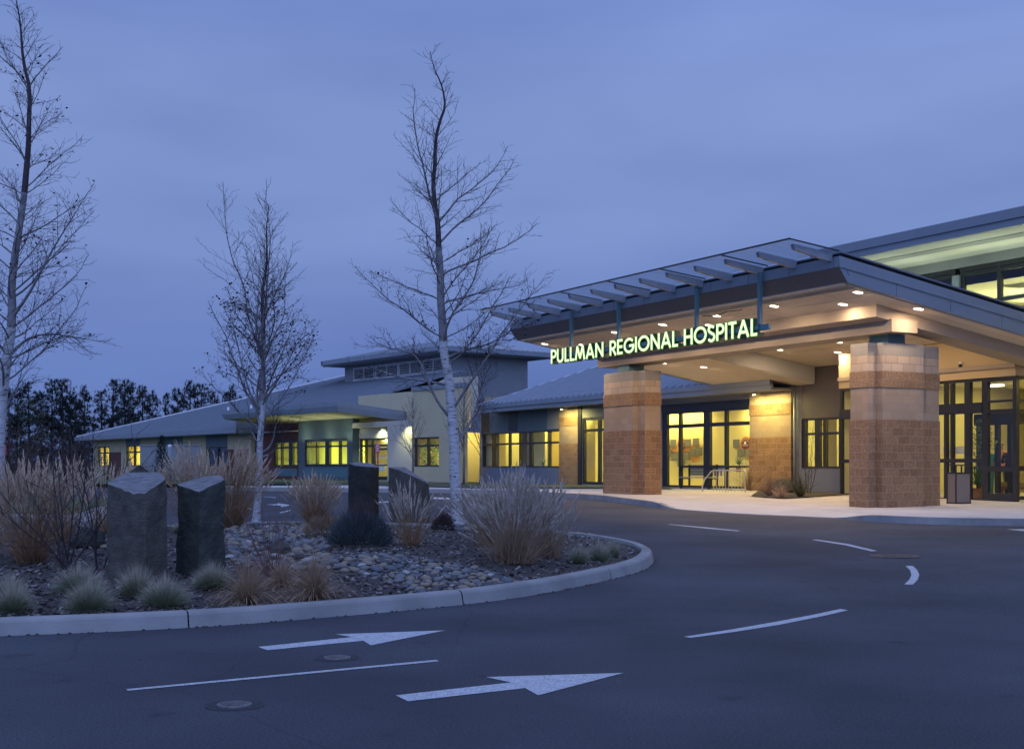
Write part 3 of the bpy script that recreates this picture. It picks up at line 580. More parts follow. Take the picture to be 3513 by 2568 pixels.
# glass awning over the front
aw = thing('glass_awning', 'row of clear glass panels on grey steel brackets over the lettering', 'glass awning', CF, (-6.4, -2.9, 6.5))
za = lambda t: 6.36+(t+2.2)*(-.105)
m_ = MB(); m_.add([(-13.75, -3.62, za(-3.62)+.10), (1.3, -3.62, za(-3.62)+.10), (1.3, -2.15, za(-2.15)+.10), (-13.75, -2.15, za(-2.15)+.10)], [(0, 1, 2, 3)])
m_.build('glass_panel', 'awnglass', aw)
m_ = MB(); m_.box(-13.76, 1.31, -3.635, -3.618, za(-3.62)+.085, za(-3.62)+.125)
for i in range(1, 6): x = -13.75+i*15.05/6; m_.extr([(-3.62, za(-3.62)+.085), (-2.15, za(-2.15)+.085), (-2.15, za(-2.15)+.112), (-3.62, za(-3.62)+.112)], x-.012, x+.012)
m_.extr([(-3.62, za(-3.62)+.085), (-2.15, za(-2.15)+.085), (-2.15, za(-2.15)+.118), (-3.62, za(-3.62)+.118)], 1.29, 1.305); m_.build('edge_trim', 'dark', aw)
RX = [1.05-i*(14.6/12) for i in range(13)]
for x in RX:
    m_ = MB(); m_.add([(x-.055, -3.34, za(-3.34)+.07), (x+.055, -3.34, za(-3.34)+.07), (x+.055, -2.18, za(-2.18)+.07), (x-.055, -2.18, za(-2.18)+.07), (x-.055, -3.30, za(-3.34)-.05), (x+.055, -3.30, za(-3.34)-.05), (x+.055, -2.18, za(-2.18)-.13), (x-.055, -2.18, za(-2.18)-.13)],
                       [(0, 1, 2, 3), (4, 7, 6, 5), (0, 4, 5, 1), (1, 5, 6, 2), (2, 6, 7, 3), (3, 7, 4, 0)])
    m_.build('bracket', 'steel', aw)
# downlights
def downlight(x, t, off, label, en=26):
    en *= 2.15
    z = zp(t)+off; c = thing('downlight', label, 'downlight', CF, (x, t, z), 'round downlights in the canopy soffit'); n = 20; r = .115
    a_ = math.atan(.152); P = lambda rr, an, dz: (x+math.cos(an)*rr, t+math.sin(an)*rr, z-.152*math.sin(an)*rr+dz)
    m_ = MB(); m_.add([P(rr, 2*math.pi*i/n, dz) for rr, dz in ((r*1.22, -.006), (r*1.05, -.016), (r, -.002)) for i in range(n)], [(k*n+i, (k+1)*n+i, (k+1)*n+(i+1) % n, k*n+(i+1) % n) for k in range(2) for i in range(n)]); m_.build('trim_ring', 'white', c)
    m_ = MB(); m_.add([P(r, 2*math.pi*i/n, -.006) for i in range(n)], [tuple(range(n-1, -1, -1))]); m_.build('lens', 'lens', c)
    lamp('lamp', 'AREA', c, CF, (x, t, z-.03), en, (1, .72, .46), .2)
ordn = ['first', 'second', 'third', 'fourth', 'fifth', 'sixth']
for i, s in enumerate((-.93, 2.06, 4.46, 6.95, 9.44, 13.7)):
    downlight(-s, -1.22, 0, f'{ordn[i]} round downlight from the right in the row behind the front fascia', 24)
for lab, s in (('nearest the right end of the canopy beam', .31), ('above the last word of the lettering', 5.66), ('above the first word of the lettering', 12.44)): downlight(-s, -.53, 0, f'round downlight close to the ring beam, {lab}', 13)
downlight(1.0, .68, 0, 'round downlight in the side soffit right of the near stone pier', 16)
for s, t, lab in ((12.33, 2.64, 'low round downlight in the left soffit just right of the far stone pier'), (11.44, 3.69, 'low round downlight in the left soffit behind the far stone pier')): downlight(-s, t, 0, lab, 30)
for px, py, lab in ((1720, 771, 'inner ceiling downlight farthest left, above the grey bulkhead'), (1849, 777, 'inner ceiling downlight beside the near pier, the lower of two'), (1851, 754.5, 'inner ceiling downlight beside the near pier, the upper of two')):
    lo, hi = -2, 9
    for _ in range(50):
        md = (lo+hi)/2
        if CF.z_at(px, py, md) > zp(md)+.58: hi = md
        else: lo = md
    downlight(CF.x_at(px, lo), lo, .58, lab, 12)
for x, t in ((-5.0, 4.2), (-2.2, 3.4)): downlight(x, t, .58, 'added unseen round downlight in the inner ceiling behind the near stone pier', 34)  # unseen lights added to light the inner soffit and vestibule wall evenly
# ================================================================ SIGN
LT = {}
def arc(cx, cy, r, a0, a1, n=10, sx=1.0): return [(cx+sx*r*math.cos(R(a0+(a1-a0)*i/n)), cy+r*math.sin(R(a0+(a1-a0)*i/n))) for i in range(n+1)]
# every letter is a list of centre-line strokes in a box one unit high, with its width
LT['P'] = (.52, [[(.08, 0), (.08, 1)], [(.08, .93), (.27, .93)]+arc(.27, .69, .24, 90, -90, 10)[1:]+[(.08, .45)]])
LT['U'] = (.66, [[(.08, 1), (.08, .33)]+arc(.33, .32, .25, 180, 360, 12)[1:]+[(.58, 1)]])
LT['L'] = (.42, [[(.08, 1), (.08, 0)], [(.08, .07), (.42, .07)]])
LT['M'] = (.92, [[(.05, 0), (.20, .97)], [(.20, .97), (.46, .1)], [(.46, .1), (.72, .97)], [(.72, .97), (.87, 0)]])
LT['A'] = (.76, [[(.05, 0), (.38, 1)], [(.38, 1), (.71, 0)], [(.20, .30), (.56, .30)]])
LT['N'] = (.74, [[(.08, 0), (.08, 1)], [(.08, .96), (.66, .04)], [(.66, 0), (.66, 1)]])
LT['R'] = (.56, [[(.08, 0), (.08, 1)], [(.08, .93), (.27, .93)]+arc(.27, .69, .24, 90, -90, 10)[1:]+[(.08, .45)], [(.26, .45), (.54, 0)]])
LT['E'] = (.48, [[(.08, 0), (.08, 1)], [(.08, .93), (.46, .93)], [(.08, .5), (.44, .5)], [(.08, .07), (.46, .07)]])
LT['G'] = (.86, [arc(.46, .5, .43, 42, 360, 26, .9)+[], [(.50, .48), (.86, .48)]])
LT['I'] = (.16, [[(.08, 0), (.08, 1)]])
LT['O'] = (.92, [arc(.46, .5, .44, 0, 360, 32, .92)])
LT['H'] = (.68, [[(.08, 0), (.08, 1)], [(.60, 0), (.60, 1)], [(.08, .5), (.60, .5)]])
LT['S'] = (.50, [arc(.25, .745, .19, 30, 250, 12)+arc(.25, .27, .22, 80, -150, 14)])
LT['T'] = (.52, [[(.26, 0), (.26, 1)], [(.0, .93), (.52, .93)]])
def strokes(mb, ch, x, z, h, w, y0, y1, wx, mi=0, grow=0):
    for si, st in enumerate(LT[ch][1]):
        P = [Vector((x+p[0]*h*wx, z+p[1]*h)) for p in st]; closed = (P[0]-P[-1]).length < .01; n = len(P)
        if grow:
            if not closed:
                P = P[:]; P[0] = P[0]-(P[1]-P[0]).normalized()*grow; P[-1] = P[-1]+(P[-1]-P[-2]).normalized()*grow
        L_, R_ = [], []
        for i in range(n):
            a = P[i-1] if i else (P[-2] if closed else P[0]); b = P[i+1] if i < n-1 else (P[1] if closed else P[-1])
            d = (b-a).normalized(); nn = Vector((-d.y, d.x))*(w/2+grow); L_.append(P[i]+nn); R_.append(P[i]-nn)
        yy = y0-.0012*si
        vs = [(p.x, yy, p.y) for p in L_]+[(p.x, yy, p.y) for p in R_]+[(p.x, y1, p.y) for p in L_]+[(p.x, y1, p.y) for p in R_]; fs = []
        for i in range(n-1): fs += [(i, i+n, i+1+n, i+1), (i, i+1, i+1+2*n, i+2*n), (i+n, i+3*n, i+1+3*n, i+1+n), (i+2*n, i+1+2*n, i+1+3*n, i+3*n)]
        if not closed: fs += [(0, 2*n, 3*n, n), (n-1, 2*n-1, 4*n-1, 3*n-1)]
        mb.add(vs, fs, mi)
sg = thing('lettering_sign', 'lit green-white capital lettering hung below the glass awning', 'sign', CF, (-6.4, -2.4, 4.75))
ZB, HH = 4.735, .425
def wordspan(a, b): return CF.x_at(997+a*.3273, -2.42), CF.x_at(997+b*.3273, -2.42)
def word(txt, a, b):
    x0, x1 = wordspan(a, b); W = sum(LT[c][0] for c in txt); gapu = .10
    tot = W+gapu*(len(txt)-1); k = (x1-x0)/tot; x = x0; wx = k/HH
    for c in txt:
        w = LT[c][0]*k
        r_ = MB(); strokes(r_, c, x, ZB, HH, .066, -2.40, -2.20, wx, 0, .016); ro = r_.build('letter', 'return', sg)
        h_ = MB(); strokes(h_, c, x, ZB, HH, .066, -2.408, -2.404, wx, 0, .011); h_.build('glow_outline', 'halo', ro, origin=(-6.4, -2.4, 4.75))  # green halo around the letter, put in as a glowing outline
        f_ = MB(); strokes(f_, c, x, ZB, HH, .062, -2.425, -2.412, wx, 0, 0); f_.build('lit_face', 'face', ro, origin=(-6.4, -2.4, 4.75))
        x += w+gapu*k
word('PULLMAN', 667, 1022); word('REGIONAL', 1063, 1522); word('HOSPITAL', 1563, 2056)
m_ = MB(); xa, _ = wordspan(690, 700); _, xb = wordspan(2000, 2118); m_.box(xa, xb, -2.33, -2.25, 4.86, 5.0); m_.box(xa+.4, xb-.35, -2.37, -2.33, 4.88, 4.98); m_.build('mounting_rail', 'teal', sg)
for a in (785, 1103, 1628, 2052):
    x, _ = wordspan(a, a+5); m_ = MB(); m_.box(x-.045, x+.045, -2.345, -2.255, 5.0, 6.3); m_.box(x-.09, x+.09, -2.36, -2.24, 5.0, 5.02); m_.build('hanger_post', 'teal', sg)
cbl = MB(); cbl.tube([CF.w(CF.x_at(997+p[0]*.3273, -1.4), -1.4).xyz.lerp(Vector((0, 0, 0)), 0)+Vector((0, 0, zp(-1.4)-p[1])) for p in [(1690, 0.02), (1740, .05), (1800, .05), (1860, .0), (1950, .03), (1960, .0)]], .012, 5)
o = cbl.build('loose_cable', 'dark'); tag(o, 'thin dark cable sagging from the soffit above the last word of the lettering', 'cable')
# ================================================================ BUILDINGS
def wallgrid(mb, x0, x1, z0, z1, y, d, ops, mi=0):
    xs = sorted({x0, x1, *[o[0] for o in ops], *[o[1] for o in ops]}); zs = sorted({z0, z1, *[o[2] for o in ops], *[o[3] for o in ops]})
    for xa, xb in zip(xs, xs[1:]):
        for a, b in zip(zs, zs[1:]):
            cx, cz = (xa+xb)/2, (a+b)/2
            if any(o[0] < cx < o[1] and o[2] < cz < o[3] for o in ops) or not (x0 <= cx <= x1 and z0 <= cz <= z1): continue
            mb.add([(xa, y, a), (xb, y, a), (xb, y, b), (xa, y, b)], [(0, 1, 2, 3)], mi); mb.add([(xa, y+d, a), (xb, y+d, a), (xb, y+d, b), (xa, y+d, b)], [(3, 2, 1, 0)], mi)
    for (a, b, c, e_) in ops:
        mb.add([(a, y, c), (b, y, c), (b, y, e_), (a, y, e_), (a, y+d, c), (b, y+d, c), (b, y+d, e_), (a, y+d, e_)], [(0, 4, 5, 1), (1, 5, 6, 2), (2, 6, 7, 3), (3, 7, 4, 0)], mi)
    mb.add([(x0, y, z0), (x1, y, z0), (x1, y, z1), (x0, y, z1), (x0, y+d, z0), (x1, y+d, z0), (x1, y+d, z1), (x0, y+d, z1)], [(1, 5, 6, 2), (4, 0, 3, 7), (3, 2, 6, 7)], mi)
def window(par, x0, x1, z0, z1, y, vm=(), hm=(), fw=.06, dep=.12, mt='dark', glass='glass', label=None, side=False):
    m_ = MB(); B = m_.box
    B(x0, x1, y, y+dep, z0, z0+fw); B(x0, x1, y, y+dep, z1-fw, z1); B(x0, x0+fw, y+.002, y+dep-.002, z0+fw, z1-fw); B(x1-fw, x1, y+.002, y+dep-.002, z0+fw, z1-fw)
    for v in vm:
        c, w = v if isinstance(v, (tuple, list)) else (v, .06)
        B(c-w/2, c+w/2, y-.003, y+dep-.003, z0+fw, z1-fw)
    for h in hm:
        c, w = h if isinstance(h, (tuple, list)) else (h, .06)
        B(x0+fw, x1-fw, y+.004, y+dep-.006, c-w/2, c+w/2)
    f = m_.build('window', mt, par)
    if label: f['label'] = label
    p = MB(); yy = y+dep*.5; p.add([(x0+fw*.5, yy, z0+fw*.5), (x1-fw*.5, yy, z0+fw*.5), (x1-fw*.5, yy, z1-fw*.5), (x0+fw*.5, yy, z1-fw*.5)], [(0, 1, 2, 3)])
    p.build('pane', glass, f, origin=par['_o'])
    return f
def room(par, x0, x1, y0, y1, z0, z1, wall='yellow', ceil='iceil', floor='ifloor', front=False):
    m_ = MB(); m_.add([(x0, y1, z0), (x1, y1, z0), (x1, y1, z1), (x0, y1, z1)], [(0, 1, 2, 3)]); m_.add([(x0, y0, z0), (x0, y1, z0), (x0, y1, z1), (x0, y0, z1)], [(0, 1, 2, 3)]); m_.add([(x1, y0, z0), (x1, y1, z0), (x1, y1, z1), (x1, y0, z1)], [(3, 2, 1, 0)])
    m_.build('interior_wall', wall, par)
    m_ = MB(); m_.add([(x0, y0, z0), (x1, y0, z0), (x1, y1, z0), (x0, y1, z0)], [(0, 1, 2, 3)]); m_.build('interior_floor', floor, par)
    m_ = MB(); m_.add([(x0, y0, z1), (x1, y0, z1), (x1, y1, z1), (x0, y1, z1)], [(3, 2, 1, 0)]); m_.build('interior_ceiling', ceil, par)
def clight(par, x, y, z, en, col=(1, .85, .25), size=.6, tube=False):
    m_ = MB(); m_.box(x-.28, x+.28, y-.12, y+.12, z-.05, z-.005); m_.build('ceiling_lamp', 'tube' if tube else 'white', par)
    lamp('lamp', 'AREA', par, CF, (x, y, z-.08), en, col, size)
YEL = (1.0, .86, .22)
# ---------------------------------------------------------------- main wing (behind the canopy)
T = 7.3
mw = thing('hospital_wing', 'long low middle hospital wing with ribbed blue-grey metal roof and tall yellow-lit windows', 'building', CF, (XA(2100, T), T, .6))
x_ = lambda fx, t=T: XA(fx, t)
zz = lambda fx, fy, t=T: CF.z_at(fx/1.5544, fy/1.5544, t)
FL = .62
hs = zz(1920, 1474)          # head of the ribbon window
EZ = 4.22                    # wall top
# ribbon window
a, b = x_(1655), x_(1920.4)
zf = lambda z: 1640+.1947*z
window(mw, a, b, 1.47, hs, T+.03, vm=[(x_(zf(255)), .22), (x_(zf(540)), .12), (x_(zf(728)), .16), (x_(zf(915)), .24), (x_(zf(1237)), .12)], hm=[(1.5+(hs-1.5)*.665, .09)], label='ribbon window at the far end, four lit bays and two dim ones')
m_ = MB(); wallgrid(m_, a-.15, b+.02, FL-.1, EZ, T, .2, [(a, b, 1.47, hs)]); m_.build('wall', 'tealwall', mw)
m_ = MB(); m_.box(x_(zf(540)), x_(zf(692)), T-.02, T-.002, hs+.06, EZ-.002); m_.build('dark_panel', 'dark', mw); m_ = MB(); m_.box(a-.1, x_(zf(200)), T-.015, T-.003, hs+.06, EZ-.002); m_.build('dark_panel', 'dark', mw)
m_ = MB(); m_.box(x_(zf(1225)), x_(zf(1452)), T-.03, T-.003, hs+.05, EZ-.002); m_.box(x_(zf(1225)), x_(zf(1452)), T-.034, T-.031, hs+.05, hs+.06); m_.build('wall_panel', 'greywall', mw, uv=True)
m_ = MB(); m_.box(a-.15, b+.02, T-.04, T-.003, FL-.1, 1.44); m_.build('base_wall', 'basewall', mw)
def pier(par, xa, xb, y0, y1, z1, voff, lab=None):
    zt_ = z1
    bands = [(FL-.1, 2.55, 'split2'), (2.55, 3.33, 'pink'), (3.33, 3.73, 'split'), (3.73, zt_, 'tan')]
    root = None
    for z0, z1_, mt in bands:
        m_ = MB(); e_ = .012 if 'split' in mt else 0; m_.box(xa-e_, xb+e_, y0-e_, y1, z0, z1_); m_.build('block_pier', mt, par, uv=True, uvz=3.73)
pier(mw, x_(1922.5), x_(1985.5), T-.06, T+.3, EZ, 0)
m_ = MB(); m_.box(x_(1986), x_(1997), T-.05, T+.2, FL-.1, EZ); m_.build('door_post', 'dark', mw)
# tall glazed bay left of and behind the far stone pier
a, b = x_(1998), x_(2110); h2 = zz(2050, 1430)
window(mw, a, b, FL+.1, h2, T+.03, vm=[(x_(1640+.1947*2120), .16)], hm=[(zz(2050, 1474), .12)], fw=.12, label='tall narrow lit window left of the far stone pier')
m_ = MB(); wallgrid(m_, a-.01, x_(2271)-.0, FL-.1, EZ, T, .2, [(a, b, FL+.1, h2)]); m_.build('wall', 'greywall', mw)
# large lobby window
a, b = x_(2272), x_(2579); h3 = zz(2579, 1396.5)
zb_ = lambda z: 2240+.1947*z
window(mw, a, b, FL+.08, h3, T+.03, vm=[(x_(zb_(200)), .30), (x_(zb_(460)), .14), (x_(zb_(935)), .40), (x_(zb_(1268)), .14)], hm=[(zz(2500, 1453), .14)], fw=.07, label='large four-bay window with plaques on the lit wall inside')
m_ = MB(); m_.box(x_(zb_(480)), b-.07, T+.028, T+.14, 1.46, 1.54); m_.build('transom', 'dark', mw)
m_ = MB(); wallgrid(m_, a, b+.01, FL-.1, EZ, T, .2, [(a, b, FL+.08, h3)]); m_.build('wall', 'greywall', mw)
m_ = MB(); m_.box(a, b, T-.03, T-.003, h3+.0, h3+.30); m_.build('header', 'dark', mw)
pier(mw, x_(2580), x_(2722), T-.12, T+.3, zp(7.2)-.02, 0)
m_ = MB(); m_.tube([CF_ for CF_ in [(x_(2734), T-.1, FL), (x_(2734), T-.1, 4.1)]], .055, 8); m_.build('downspout', 'fascia', mw)
m_ = MB(); m_.box(x_(2723), x_(2749), T+.02, T+.25, FL-.1, zp(7.3)); m_.build('wall', 'greywall', mw)
a, b = x_(2750), x_(2925); h4 = zz(2800, 1434)
window(mw, a, b, 1.45, h4, T+.03, vm=[(x_(2758), .10), (x_(2801), .24), (x_(2826), .14), (x_(2880), .14)], hm=[(zz(2800, 1487), .08)], fw=.06, label='lit window between the downspout and the near stone pier')
m_ = MB(); wallgrid(m_, a, -7.4, FL-.1, zp(7.3)+.62, T, .2, [(a, min(b, -7.45), 1.45, h4)]); m_.build('wall', 'darkwall', mw)
m_ = MB(); m_.box(a, -7.52, T-.05, T-.003, FL-.1, 1.42); m_.build('base_wall', 'basewall', mw)
# interior
XL = x_(1655)-.1
room(mw, XL, -7.6, T+.25, 10.6, FL, 4.05, 'yellow')
for px, w_, dy, mt in ((1700, .12, 1.7, 'yellow'), (1735, 1.6, 2.2, 'yellow2'), (1771, .12, 2.8, 'yellow'), (1800, .5, 1.2, 'darkwall'), (1845, 1.4, 1.5, 'yellow'), (1900, 1.2, 2.6, 'yellow2'), (2026, .8, 1.6, 'yellow'), (2240, .3, 3.2, 'yellow'), (2620, .3, 3.2, 'yellow'), (2812, .14, 1.5, 'yellow2'), (2850, .6, 1.3, 'yellow'), (2880, .3, 2.6, 'yellow2')):
    x = XA(px, T+dy); m_ = MB(); m_.box(x-w_/2, x+w_/2, T+dy, T+dy+.12, FL+.01, 4.04); m_.build('partition', mt, mw)
nl = 0
xx = XL+1.2
while xx < -8.2:
    if not (XA(2240, 9)-1 < xx < XA(2560, 9)): clight(mw, xx, 8.9, 4.04, 70, YEL)
    xx += 3.1
for fx in (2262, 2290, 2330, 2362, 2395, 2562, 2592):      # wall washers above the plaques
    x = XA(fx, 10.3); clight(mw, x, 10.15, 4.04, 34, (1, .74, .22), .15)
clight(mw, XA(2480, 8.5), 8.5, 4.04, 45, YEL)
# plaques on the lobby wall
def onwall(fx, fy, y): x = XA(fx, y); return x, CF.z_at(fx/1.5544, fy/1.5544, y)
M['plaquegrey'] = mat('plaque_pewter', (.16, .16, .12), (.22, .22, .17), sc=8, rough=.5, bump=.3, bsc=40)
M['plaqueor'] = mat('plaque_orange', (.70, .36, .06), (.75, .40, .08), sc=4, rough=.5)
M['maroon'] = mat('emblem_maroon', (.16, .018, .02), (.20, .025, .025), sc=4, rough=.5)
def oval(mb, x, z, rx, rz, y0, y1, n=28, mi=0):
    vs = [(x+rx*math.cos(2*math.pi*i/n), y0, z+rz*math.sin(2*math.pi*i/n)) for i in range(n)]+[(x+rx*math.cos(2*math.pi*i/n), y1, z+rz*math.sin(2*math.pi*i/n)) for i in range(n)]
    mb.add(vs, [tuple(range(n))]+[(i, i+n, (i+1) % n+n, (i+1) % n) for i in range(n)], mi)
YW = 10.6
for (fx, fy, lab) in ((zb_(535), 1300+.1947*1150, 'oval maroon emblem on an orange backing, left of the wide mullion'), (zb_(1658), 1300+.1947*1135, 'oval maroon emblem on an orange backing, beside the block pier')):
    x, z = onwall(fx, fy, YW); t = thing('wall_emblem', lab, 'emblem', CF, (x, YW, z), 'emblems on the lobby wall')
    m_ = MB(); oval(m_, x, z, .36, .30, YW-.06, YW-.01); m_.build('backing', 'plaqueor', t)
    m_ = MB(); oval(m_, x, z, .27, .235, YW-.09, YW-.065); m_.build('disc', 'maroon', t)
    m_ = MB(); oval(m_, x, z+.03, .07, .065, YW-.11, YW-.095); m_.box(x-.21, x+.21, YW-.103, YW-.093, z-.05, z-.035); m_.box(x-.15, x+.15, YW-.103, YW-.093, z-.11, z-.095)
    for k in range(9): an = R(25+k*16.2); m_.box(x+.215*math.cos(an)-.014, x+.215*math.cos(an)+.014, YW-.104, YW-.094, z+.18*math.sin(an)-.012, z+.18*math.sin(an)+.012)
    m_.build('pale_mark', 'white', t)
pl = [(272, 1130), (390, 1130), (650, 1125), (790, 1110), (300, 1300), (410, 1370), (515, 1350), (628, 1365), (740, 1295), (850, 1275), (520, 1470), (1505, 1135), (1580, 1300), (1725, 1300)]
for i, (a_, b_) in enumerate(pl):
    x, z = onwall(zb_(a_), 1300+.1947*b_, YW); w, h = .20, .17
    t = thing('wall_plaque', 'small grey tablet plaque screwed to the yellow lobby wall', 'plaque', CF, (x, YW, z), 'grey tablets on the lobby wall')
    m_ = MB(); m_.box(x-w, x+w, YW-.12, YW-.08, z-h, z+h); m_.build('tablet', 'plaquegrey', t)
    m_ = MB()
    for k in range(5): m_.box(x-w*.75, x+w*.75, YW-.126, YW-.121, z+h*(.62-.3*k)-.012, z+h*(.62-.3*k)+.012)
    m_.build('raised_text_lines', 'greywall', t)
t = None
for (pts, lab) in ((((300, 1225), (830, 1225), .15), 'wide orange backing board behind the upper tablets on the left'), (((330, 1350), (560, 1350), .12), 'orange backing board behind the lower left tablets'), (((1460, 1200), (1735, 1200), .09), 'orange backing board behind the right emblem'), (((1640, 1330), (1735, 1330), .20), 'orange upright backing board below the right emblem')):
    x0, z0 = onwall(zb_(pts[0][0]), 1300+.1947*pts[0][1], YW); x1, _ = onwall(zb_(pts[1][0]), 0, YW); m_ = MB(); m_.box(x0, x1, YW-.05, YW-.02, z0-pts[2], z0+pts[2]); o = m_.build('backing_board', 'plaqueor', None, CF, ((x0+x1)/2, YW, z0)); tag(o, lab, 'backing board')
xo, zo = onwall(zb_(742), 1300+.1947*1330, YW); m_ = MB(); oval(m_, xo, zo-.03, .36, .30, YW-.045, YW-.015); o = m_.build('backing_board', 'plaqueor', None, CF, (xo, YW, zo)); tag(o, 'round orange backing board behind a tablet left of the wide mullion', 'backing board')
# roof: hipped, ribbed metal
def roofplane(mb, P, eave_a, eave_b, up, n, seams, h=.045):    # quad/tri P plus raised ribs from eave to ridge
    mb.add(P, [tuple(range(len(P)))])
rt = 6.25
ez = 4.50
xl, xr = x_(1655, rt)-.35, x_(2650, rt)
mr_, D = .42, 9.0
m_ = MB(); m_.add([(xl, rt, ez), (xr, rt, ez), (xr, rt+D, ez+mr_*D), (xl+D, rt+D, ez+mr_*D)], [(0, 1, 2, 3)]); m_.add([(xl, rt, ez), (xl+D, rt+D, ez+mr_*D), (xl, rt+2*D, ez)], [(0, 1, 2)]); m_.add([(xl+D, rt+D, ez+mr_*D), (xr, rt+D, ez+mr_*D), (xr, rt+2*D, ez), (xl, rt+2*D, ez)], [(0, 1, 2, 3)]); rf = m_.build('roof', 'roof', mw)
m_ = MB(); x = xl+.3
while x < xr-.1:
    d = min(D, x-xl); p0, p1 = (x, rt-.03, ez+.0), (x, rt+d, ez+mr_*d)
    m_.add([(x-.03, p0[1], ez), (x+.03, p0[1], ez), (x+.03, p1[1], p1[2]), (x-.03, p1[1], p1[2]), (x-.03, p0[1], ez+.10), (x+.03, p0[1], ez+.10), (x+.03, p1[1], p1[2]+.10), (x-.03, p1[1], p1[2]+.10)], [(0, 1, 5, 4), (4, 5, 6, 7), (1, 2, 6, 5), (3, 0, 4, 7)])
    x += .46
m_.build('roof_seam', 'seam', rf, origin=mw['_o'])
m_ = MB(); m_.tube([(xl, rt, ez+.03), (xl+D, rt+D, ez+mr_*D+.03)], .05, 6); m_.build('ridge_cap', 'lou', rf, origin=mw['_o'])
m_ = MB(); m_.box(xl-.05, xr, rt-.12, rt, ez-.17, ez+.01); m_.box(xl-.02, xr, rt-.06, rt+.03, ez-.36, ez-.171); m_.build('gutter', 'fascia', mw)
m_ = MB(); m_.box(xl, xr, rt+.031, T+.2, ez-.33, ez-.27); m_.build('eave_soffit', 'greywall', mw)
for fx in (1953, 2625):
    x = x_(fx, 6.9); m_ = MB(); m_.box(x-.5, x-.35, 6.75, 7.0, 4.05, 4.17); m_.build('flood_lamp', 'steel', mw); [lamp('lamp', 'AREA', mw, CF, (x+dx_, 6.62, 4.08), 34, (1, .84, .26), .25, rot=(R(14), 0, -R(61.13)) if False else (0, 0, 0)) for dx_ in (-.55, .0, .55)]
# ---------------------------------------------------------------- entrance block with glazed vestibule
E = thing('entrance_block', 'tall hospital entrance block with glass vestibule below and lit high windows above', 'building', CF, (-3, 7, .5))
EF = .52
VT = 6.0; vx0, vx1 = -7.4, -.56
ztop = zp(VT)-.30
gz = CF.z_at(3481/1.5544, 1288/1.5544, VT)
x6 = lambda z: XA(3200+.3267*z, VT)
z6_ = lambda zx, zy: CF.z_at((3200+.3267*zx)/1.5544, (1200+.3267*zy)/1.5544, VT)
m_ = MB(); m_.box(vx0, vx1, VT-.02, VT+.14, gz, zp(VT)+.56); m_.box(vx1-.14, vx1+.001, VT+.14, 7.3, gz, zp(7)+.5); m_.build('upper_wall', 'orange', E)
m_ = MB(); m_.box(vx0, vx1+.03, VT-.08, VT-.021, ztop+.0, ztop+.12); m_.build('trim', 'beam', E)
hz1 = z6_(650, 645)
m_ = MB(); m_.box(vx0, x6(510), VT+.0, VT+.16, z6_(300, 665), z6_(300, 565)); m_.build('door_operator', 'dark', E)
# door bay
window(E, vx0, x6(532), EF, gz, VT+.02, vm=[(x6(125), .10), (x6(190), .09), (x6(355), .20)], hm=[(z6_(350, 1160), .11), (z6_(300, 615), .30)], fw=.08, label='automatic sliding glass doors behind the near stone pier')
window(E, x6(533), vx1, EF, gz, VT+.02, vm=[], hm=[(z6_(700, 535), .06), (z6_(700, 640), .10), (z6_(700, 1250), .14), (EF+.12, .24)], fw=.12, label='fixed glass panel at the corner of the vestibule')
# return side of the vestibule
m_ = MB(); B = m_.box; X = vx1
for z in (EF+.12, z6_(850, 1250), z6_(850, 640), z6_(850, 535), gz-.06): B(X-.10, X, VT+.14, 9.0, z-.05, z+.05)
for y in (VT+.0, VT+1.5, VT+2.95): B(X-.11, X+.012, y, y+.12, EF, gz)
f = m_.build('window', 'dark', E)
p = MB(); p.add([(X-.05, VT+.1, EF), (X-.05, 9, EF), (X-.05, 9, gz), (X-.05, VT+.1, gz)], [(0, 1, 2, 3)]); p.build('pane', 'glass', f, origin=E['_o'])
m_ = MB(); m_.box(vx1-.1, 9, 9.0, 9.2, EF, 5.3); m_.build('wall', 'cream', E)
# white warning bands on the doors
m_ = MB()
for k in range(4): z = z6_(350, 1020+k*19); m_.box(x6(70), x6(385), VT+.135, VT+.137, z-.022, z+.022)
m_.build('glass_stripe', 'white', E)
room(E, vx0+.02, 9, VT+.2, 15, EF+.01, 4.2, 'yellow')
for x, y, w, dy, mt in ((-6.5, 7.9, 1.5, .15, 'yellow'), (-3.8, 13.2, 4.6, .2, 'yellow2'), (2.2, 12.0, 3.5, .2, 'yellow2')): m_ = MB(); m_.box(x-w/2, x+w/2, y, y+dy, EF+.02, 4.19); m_.build('partition', mt, E)
for x in (-5.9, -2.4, .8, 4.4):
    for y in (8.2, 11.4): clight(E, x, y, 4.19, 36, (1, .84, .26), tube=True)
# inner door frames
m_ = MB()
for fx in (3355, 3418, 3462): xq = XA(fx, 8.3); m_.box(xq-.07, xq+.07, 8.3, 8.42, EF+.02, 3.1)
m_.box(XA(3340, 8.3), XA(3513, 8.3), 8.302, 8.418, 2.75, 3.1); m_.box(XA(3340, 8.3), XA(3513, 8.3), 8.302, 8.418, 1.42, 1.52); m_.build('inner_door', 'dark', E)
